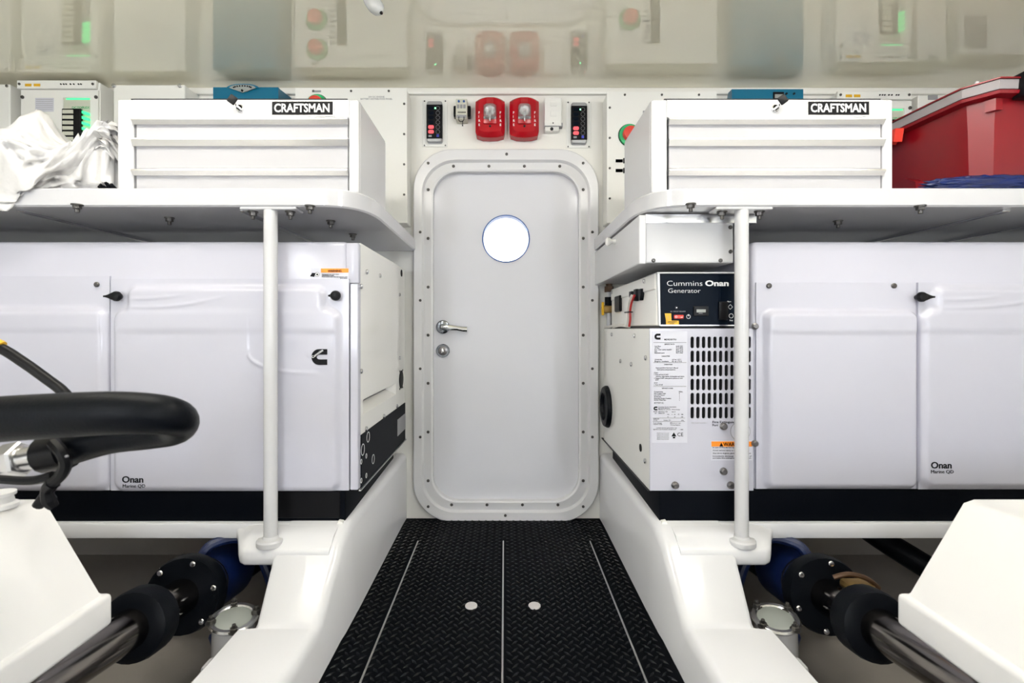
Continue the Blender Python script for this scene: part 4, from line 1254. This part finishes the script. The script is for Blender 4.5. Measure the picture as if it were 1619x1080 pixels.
# bundle of black cable ends
t = thing('cable_bundle', 'little bunch of black cable ends between bag and tool chest', 'cable ends', (PX(168, 1.262), 1.262, SHT))
random.seed(3)
for i in range(11):
    x = PX(158 + i * 2.2, 1.262); z = SHT + .007 + random.uniform(0, .014)
    MB().tube([(x, 1.275, SHT + .005), (x + random.uniform(-.004, .004), 1.258, z)], .0036, 7, 0).build('cable_end', 'black_rubber', t)

# red tote with clear lid
tt = thing('storage_tote', 'red plastic tote with clear lid beside right tool chest', 'tote', (1.62, 1.46, SHT))
def tote_ring(z, ins, flare=0.0):
    base = [(1.305, 1.300), (1.270, 1.345), (1.262, 1.425), (1.250, 1.60), (1.30, 1.66), (2.05, 1.66), (2.10, 1.60), (2.10, 1.34), (2.06, 1.300)]
    cx, cy = 1.68, 1.48
    out = inset(base, ins)
    return [Vector((x, y, z)) for x, y in out]
MB().loft([tote_ring(SHT + .001, .060), tote_ring(SHT + .028, .050), tote_ring(SHT + .050, .012), tote_ring(1.30, .006), tote_ring(1.372, .0)]).build('tub', 'red_plastic', tt, ang=15)
MB().loft([tote_ring(1.368, -.004), tote_ring(1.372, -.022), tote_ring(1.380, -.024), tote_ring(1.384, -.010)]).build('rim', 'red_plastic', tt, ang=25)
MB().loft([tote_ring(1.384, -.020), tote_ring(1.408, -.022), tote_ring(1.414, -.012), tote_ring(1.419, .04)]).build('clear_lid', 'clear_lid', tt, ang=25)
MB().loft([tote_ring(1.409, -.026), tote_ring(1.4125, -.026)]).build('lid_edge', 'red_plastic', tt, ang=25)
MB().box((1.345, 1.262, 1.36), (1.62, 1.30, 1.425), .006).build('lid_latch', 'black_plastic', tt)
MB().loft([[Vector((1.232 - o_, y, z)) for y, z in ((1.508, 1.374), (1.548, 1.374), (1.540, 1.335), (1.528, 1.345), (1.516, 1.335))] for o_ in (.0, .026)]).build('side_clip', 'switch_red', tt)
MB().box((1.222, 1.555, 1.345), (1.25, 1.64, 1.372), .004).build('side_latch', 'black_plastic', tt)
MB().loft([[Vector((x, y, z)) for x, y in ((1.30, 1.294), (1.318, 1.294), (1.305, 1.312), (1.288, 1.312))] for z in (1.335, 1.366)]).build('corner_rib', 'red_plastic', tt)
for y in (1.335,): MB().lathe([(.006, 0), (.006, .010), (.003, .013)], (1.29, y, 1.418), seg=10).build('lid_stud', 'clear_lid', tt)
# moulded foot on the side, near the tool chest
MB().loft([[Vector((x, y, z)) for y, z in ((1.47, SHT + .004), (1.48, 1.20), (1.52, 1.222), (1.62, 1.205), (1.62, SHT + .004))] for x in (1.30, 1.243)]).build('side_foot', 'red_plastic', tt, ang=15)

mb = MB()
mb.addbm(crumple(PX(1590, 1.268), 1.268, SHT + .016, .17, .026, .020, 5, .35, 3.0, 8.3, lambda c, n: Vector((c.x, c.y, max(c.z, -.0155)))))
tag(mb.build('blue_bag', 'blue_bag', ang=180), 'crinkled dark blue plastic sheet in front of the red tote', 'bag')

# ================================================================== CEILING FITTINGS
t = thing('ceiling_detector', 'clear hanging ceiling fitting with dark tip', 'detector', (PX(585, 1.41), 1.41, CEIL))
a = Vector((PX(584, 1.415), 1.415, CEIL)); b = P(602.5, 20, 1.40)
ax = (b - a)
L = ax.length
MB().lathe([(.020, 0), (.022, L * .2), (.023, L * .5), (.020, L * .75), (.010, L * .96), (.004, L)], a, ax, 16).build('cone', 'lens_clear', t)
MB().lathe([(.004, 0), (.005, .004), (.003, .008)], b - ax.normalized() * .003, ax, 10).build('tip', 'ink', t)

for i, (lx, ly, alx, ll, es, lc) in enumerate(LAMPS):
    pos = ('in front of the left tool chest', 'in front of the right tool chest', 'over the left side of the aisle', 'over the right side of the aisle', 'over the left engine behind the camera', 'over the right engine behind the camera')[i]
    t = thing('ceiling_lamp', 'white tube ceiling lamp ' + pos, 'lamp', (lx, ly, CEIL), 'tube ceiling lamps')
    hx, hy = (ll / 2, .0) if alx else (.0, ll / 2)
    ax_ = (1, 0, 0) if alx else (0, 1, 0)
    MB().box((lx - hx - .03, ly - hy - .03, CEIL - .022), (lx + hx + .03, ly + hy + .03, CEIL - .001), .005).build('housing', 'chest_white', t)
    for sg in (-1, 1):
        MB().box((lx + sg * (hx + (.012 if alx else 0)) - .012, ly + sg * (hy + (0 if alx else .012)) - .012, CEIL - .105), (lx + sg * (hx + (.012 if alx else 0)) + .012, ly + sg * (hy + (0 if alx else .012)) + .012, CEIL - .02), .003).build('socket', 'chest_white', t)
    mn = 'tube_%d' % i
    mat(mn, (.9, .9, .9), .4, emit=lc, estr=es)
    MB().lathe([(.020, .002), (.022, .006), (.022, ll - .006), (.020, ll - .002)], (lx - hx, ly - hy, CEIL - .080), ax_, 20).build('tube', mn, t)

for i, (lx, lz, ll, es, lc) in enumerate(FILL_LAMPS):  # added out of view to brighten door, generators and shelf undersides
    t = thing('fill_lamp', 'added upright white fill tube on the %s of the rear wall' % ('left' if lx < 0 else 'right'), 'lamp', (lx, YB, lz), 'added fill tubes')
    MB().box((lx - .035, YB + .001, lz - .03), (lx + .035, YB + .022, lz + ll + .03), .005).build('housing', 'chest_white', t)
    for zz in (lz - .012, lz + ll + .012):
        MB().box((lx - .012, YB + .02, zz - .012), (lx + .012, YB + .10, zz + .012), .003).build('socket', 'chest_white', t)
    mn = 'fill_tube_%d' % i
    mat(mn, (.9, .9, .9), .4, emit=lc, estr=es)
    MB().lathe([(.020, .002), (.022, .006), (.022, ll - .006), (.020, ll - .002)], (lx, YB + .08, lz), (0, 0, 1), 20).build('tube', mn, t)

# ================================================================== ENGINES AND SHAFTS
def engine(s, label):
    t = thing('engine', label, 'engine', (s * 1.2, .5, -.14), 'main engines')
    X, Dn, Df = .680, -.25, .85
    # flanged tray and sloped cover
    def r(x0, y1, z, x2=1.9, y0=Dn): return [Vector((s * x0, y1, z)), Vector((s * x2, y1, z)), Vector((s * x2, y0, z)), Vector((s * x0, y0, z))]
    MB().box((s * X, Dn, .243), (s * 1.9, Df, .298), .008, 3).build('cover_flange', 'engine_white', t)
    MB().loft([r(X + .012, Df - .008, .296), r(X + .016, Df - .012, .303), r(X + .118, Df + .0, .452), r(X + .128, Df - .008, .461), r(X + .150, Df - .02, .465)]).build('cover', 'engine_white', t, ang=50)
    MB().box((s * 1.0, Dn, -.14), (s * 1.8, Df - .08, .244), .02).build('block', 'pipe_grey', t)
    # side fittings below the cover
    MB().tube([(s * .73, .62, .235), (s * .735, .66, .205), (s * .77, .70, .17), (s * .83, .72, .15)], [.012, .016, .013, .013], 10).build('drain_pipe', 'engine_white', t)
    return t
engine(-1, 'white engine cover under the looping black hose')
engine(1, 'white engine cover below the right generator door')

def shaft(s, label):
    t = thing('propeller_shaft', label, 'shaft', (s * .79, 1.1, -.14), 'propeller shafts')
    def c(d): return Vector((s * (.780 + .055 * (d - 1.05)), d, .126 - .17 * (d - 1.05)))
    ax = (c(1.5) - c(.5)).normalized()
    def cyl(d0, d1, prof_or_r, name, m, seg=28):
        a = c(d0); L = (c(d1) - a).length
        pr = [(prof_or_r, 0), (prof_or_r, L)] if not isinstance(prof_or_r, list) else [(r_, L * k) for r_, k in prof_or_r]
        return MB().lathe(pr, a, ax, seg).build(name, m, t)
    cyl(-.2, 1.25, .041, 'rod', 'shaft_steel')
    cyl(1.01, 1.075, [(.055, 0), (.069, .12), (.072, .3), (.072, .8), (.062, 1), (.042, 1)], 'collar', 'black_rubber')
    cyl(1.07, 1.22, .0425, 'sleeve', 'shaft_steel')
    fg = cyl(1.205, 1.245, [(.045, -.4), (.088, -.35), (.092, 0), (.092, .5), (.07, .55), (.066, 1.4)], 'flange', 'black_rubber')
    q = Vector((0, 0, 1)).rotation_difference(-ax)
    for k in range(6):
        an = k * PI / 3 + .3
        put(SSCREW, 'bolt', 'steel', c(1.19) + q @ Vector((.078 * math.cos(an), .078 * math.sin(an), 0)), -ax, fg)
    cyl(1.25, 1.44, [(.060, 0), (.066, .05), (.066, .15), (.072, .2), (.078, .35), (.078, .8), (.068, .95), (.06, 1)], 'bellows', 'blue_rubber')
    for k in (1.275, 1.29): cyl(k, k + .008, .0675, 'hose_clamp', 'dark_steel')
    cyl(1.43, 1.93, .062, 'stern_tube', 'black_rubber')
    # thin blue cooling hose
    pts = [c(1.27) + Vector((0, 0, .066)), c(1.29) + Vector((-s * .02, 0, .100)), c(1.33) + Vector((-s * .075, 0, .105)), c(1.34) + Vector((-s * .125, 0, .055)), c(1.33) + Vector((-s * .16, 0, -.02)), c(1.30) + Vector((-s * .175, 0, -.07))]
    MB().tube(pts, .0125, 10).build('cooling_hose', 'blue_rubber', t)
    return t
shaft(-1, 'left steel propeller shaft with black collar and blue bellows')
sh_r = shaft(1, 'right steel propeller shaft with black collar and bronze clamp')
# bronze clamp on the right shaft seal
MB().box((.800, 1.125, .130), (.862, 1.175, .160), .010).build('seal_clamp', 'bronze', sh_r)
MB().tube([(.78, 1.16, .165), (.81, 1.15, .178), (.845, 1.14, .172), (.872, 1.14, .15)], .006, 8).build('clamp_bolt', 'brown_fitting', sh_r)

def strainer(s, label):
    x, y, z = s * .640, 1.155, -.14
    t = thing('water_strainer', label, 'strainer', (x, y, z), 'sea water strainers')
    tilt = Vector((-s * .10, -.12, 1)).normalized()
    top = Vector((x, y, .066))
    MB().lathe([(.045, -.21), (.045, -.01), (.050, 0)], top, tilt, 24).build('bowl', 'gelcoat', t)
    ringm(.046, .008, top + tilt * .006, tilt, 'clamp_ring', 'steel', t, 28)
    MB().lathe([(.041, 0), (.041, .006), (.034, .010)], top, tilt, 24).build('lid', 'lcd', t)
    for k in range(4):
        an = k * PI / 2 + .5
        q = Vector((0, 0, 1)).rotation_difference(tilt)
        put(NUT, 'wing_nut', 'dark_steel', top + q @ Vector((.047 * math.cos(an), .047 * math.sin(an), .006)), tilt, t, .9)
    MB().box((x + s * .008 - .02, y - .085, -.03), (x + s * .008 + .02, y - .045, .012), .006).build('valve_cap', 'gelcoat', t)
    MB().lathe([(.016, 0), (.016, .035), (.012, .04)], (x + s * .05, y + .03, -.02), (s * .5, .3, .8), 14).build('hose_barb', 'blue_rubber', t)
strainer(-1, 'white sea strainer with steel ring beside left shaft')
strainer(1, 'white sea strainer with steel ring beside right shaft')
# black pipe under the right generator
t = thing('drain_hose', 'black hose with pale clamp hanging under the right generator', 'hose', (1.25, 1.7, .1))
MB().tube([(1.12, 1.72, .19), (1.14, 1.68, .16), (1.20, 1.60, .09), (1.30, 1.48, .02)], .036, 14).build('hose', 'black_rubber', t)
ringm(.037, .004, (1.142, 1.675, .165), (.35, -.6, -.7), 'hose_clamp', 'brushed', t)

# ---- big looping hose in the left foreground
hs = thing('coolant_hose', 'thick black rubber hose looping in from the left', 'hose', P(100, 680, .62))
pts = [P(-520, 846, .52), P(-470, 790, .54), P(-330, 725, .57), P(-160, 690, .60), P(-40, 667, .60), P(90, 657, .60), P(190, 653, .605), P(258, 656, .62), P(284, 665, .65), P(276, 678, .68), P(235, 684, .69), P(170, 692, .69), P(95, 714, .69)]
rad = [.0285, .0285, .0285, .0285, .0285, .0275, .0265, .0245, .0225, .0225, .0235, .0235, .0235]
MB().tube(pts, rad, 20, 8).build('hose', 'black_rubber', hs)
e0, e1 = P(95, 714, .69), P(-60, 744, .69)
ax = (e1 - e0).normalized()
MB().lathe([(.026, -.012), (.026, .022), (.020, .024)], e0, ax, 16).build('hose_cuff', 'black_plastic', hs)
MB().lathe([(.017, 0), (.017, .030), (.019, .031), (.019, .036)], e0 + ax * .020, ax, 16).build('ferrule', 'steel', hs)
MB().lathe([(.023, 0), (.025, .004), (.025, .026), (.022, .030)], e0 + ax * .052, ax, 6).build('hex_nut', 'steel', hs, ang=20)
MB().tube([e0 + ax * .08, e0 + ax * .16, e0 + ax * .24 + Vector((0, 0, -.012)), e0 + ax * .28 + Vector((0, 0, -.05)), Vector(((e0 + ax * .285).x, .69, .462))], .016, 14).build('pipe', 'steel', hs)
ct = thing('cable_tie_strap', 'black cable strap hanging from the thick hose', 'cable tie', P(88, 730, .66))
MB().tube([P(84, 700, .662), P(98, 716, .655), P(104, 733, .658), P(96, 752, .662), P(82, 764, .665)], .0075, 8).build('loop', 'black_plastic', ct)
MB().tube([P(84, 764, .665), P(74, 775, .668), P(78, 792, .672), P(86, 802, .675)], [.009, .007, .009, .006], 8).build('tail', 'black_plastic', ct)
MB().tube([P(84, 752, .665), P(50, 760, .665), P(0, 758, .665), P(-60, 752, .665), P(-150, 790, .665), P(-190, 858, .665)], .0062, 8).build('lead', 'black_plastic', ct)
MB().box(P(101, 724, .650), P(110, 719, .654), .001, 1).build('clasp', 'ink_grey', ct)
t = thing('control_cable', 'thin glossy black cable curving down behind the thick hose', 'cable', P(50, 580, .80))
MB().tube([P(-330, 812, .79), P(-300, 640, .79), P(-200, 530, .80), P(-60, 525, .80), P(0, 550, .80), P(40, 575, .80), P(72, 598, .80), P(98, 618, .80), P(112, 640, .80), P(112, 690, .80), P(96, 745, .80), P(60, 800, .80)], .0082, 12).build('sheath', 'black_plastic', t)
MB().tube([P(-60, 519, .80), P(-10, 540, .80), P(4, 546.5, .80)], .0072, 10).build('yellow_band', 'yellow', t)
nk = thing('filler_neck', 'cream filler cap on the engine cover at the left edge', 'cap', P(0, 792, .80))
MB().lathe([(.026, 0), (.026, .006), (.021, .009), (.019, .018), (.023, .020), (.023, .025)], (PX(-4, .80), .80, .462), seg=24).build('neck', 'engine_white', nk)
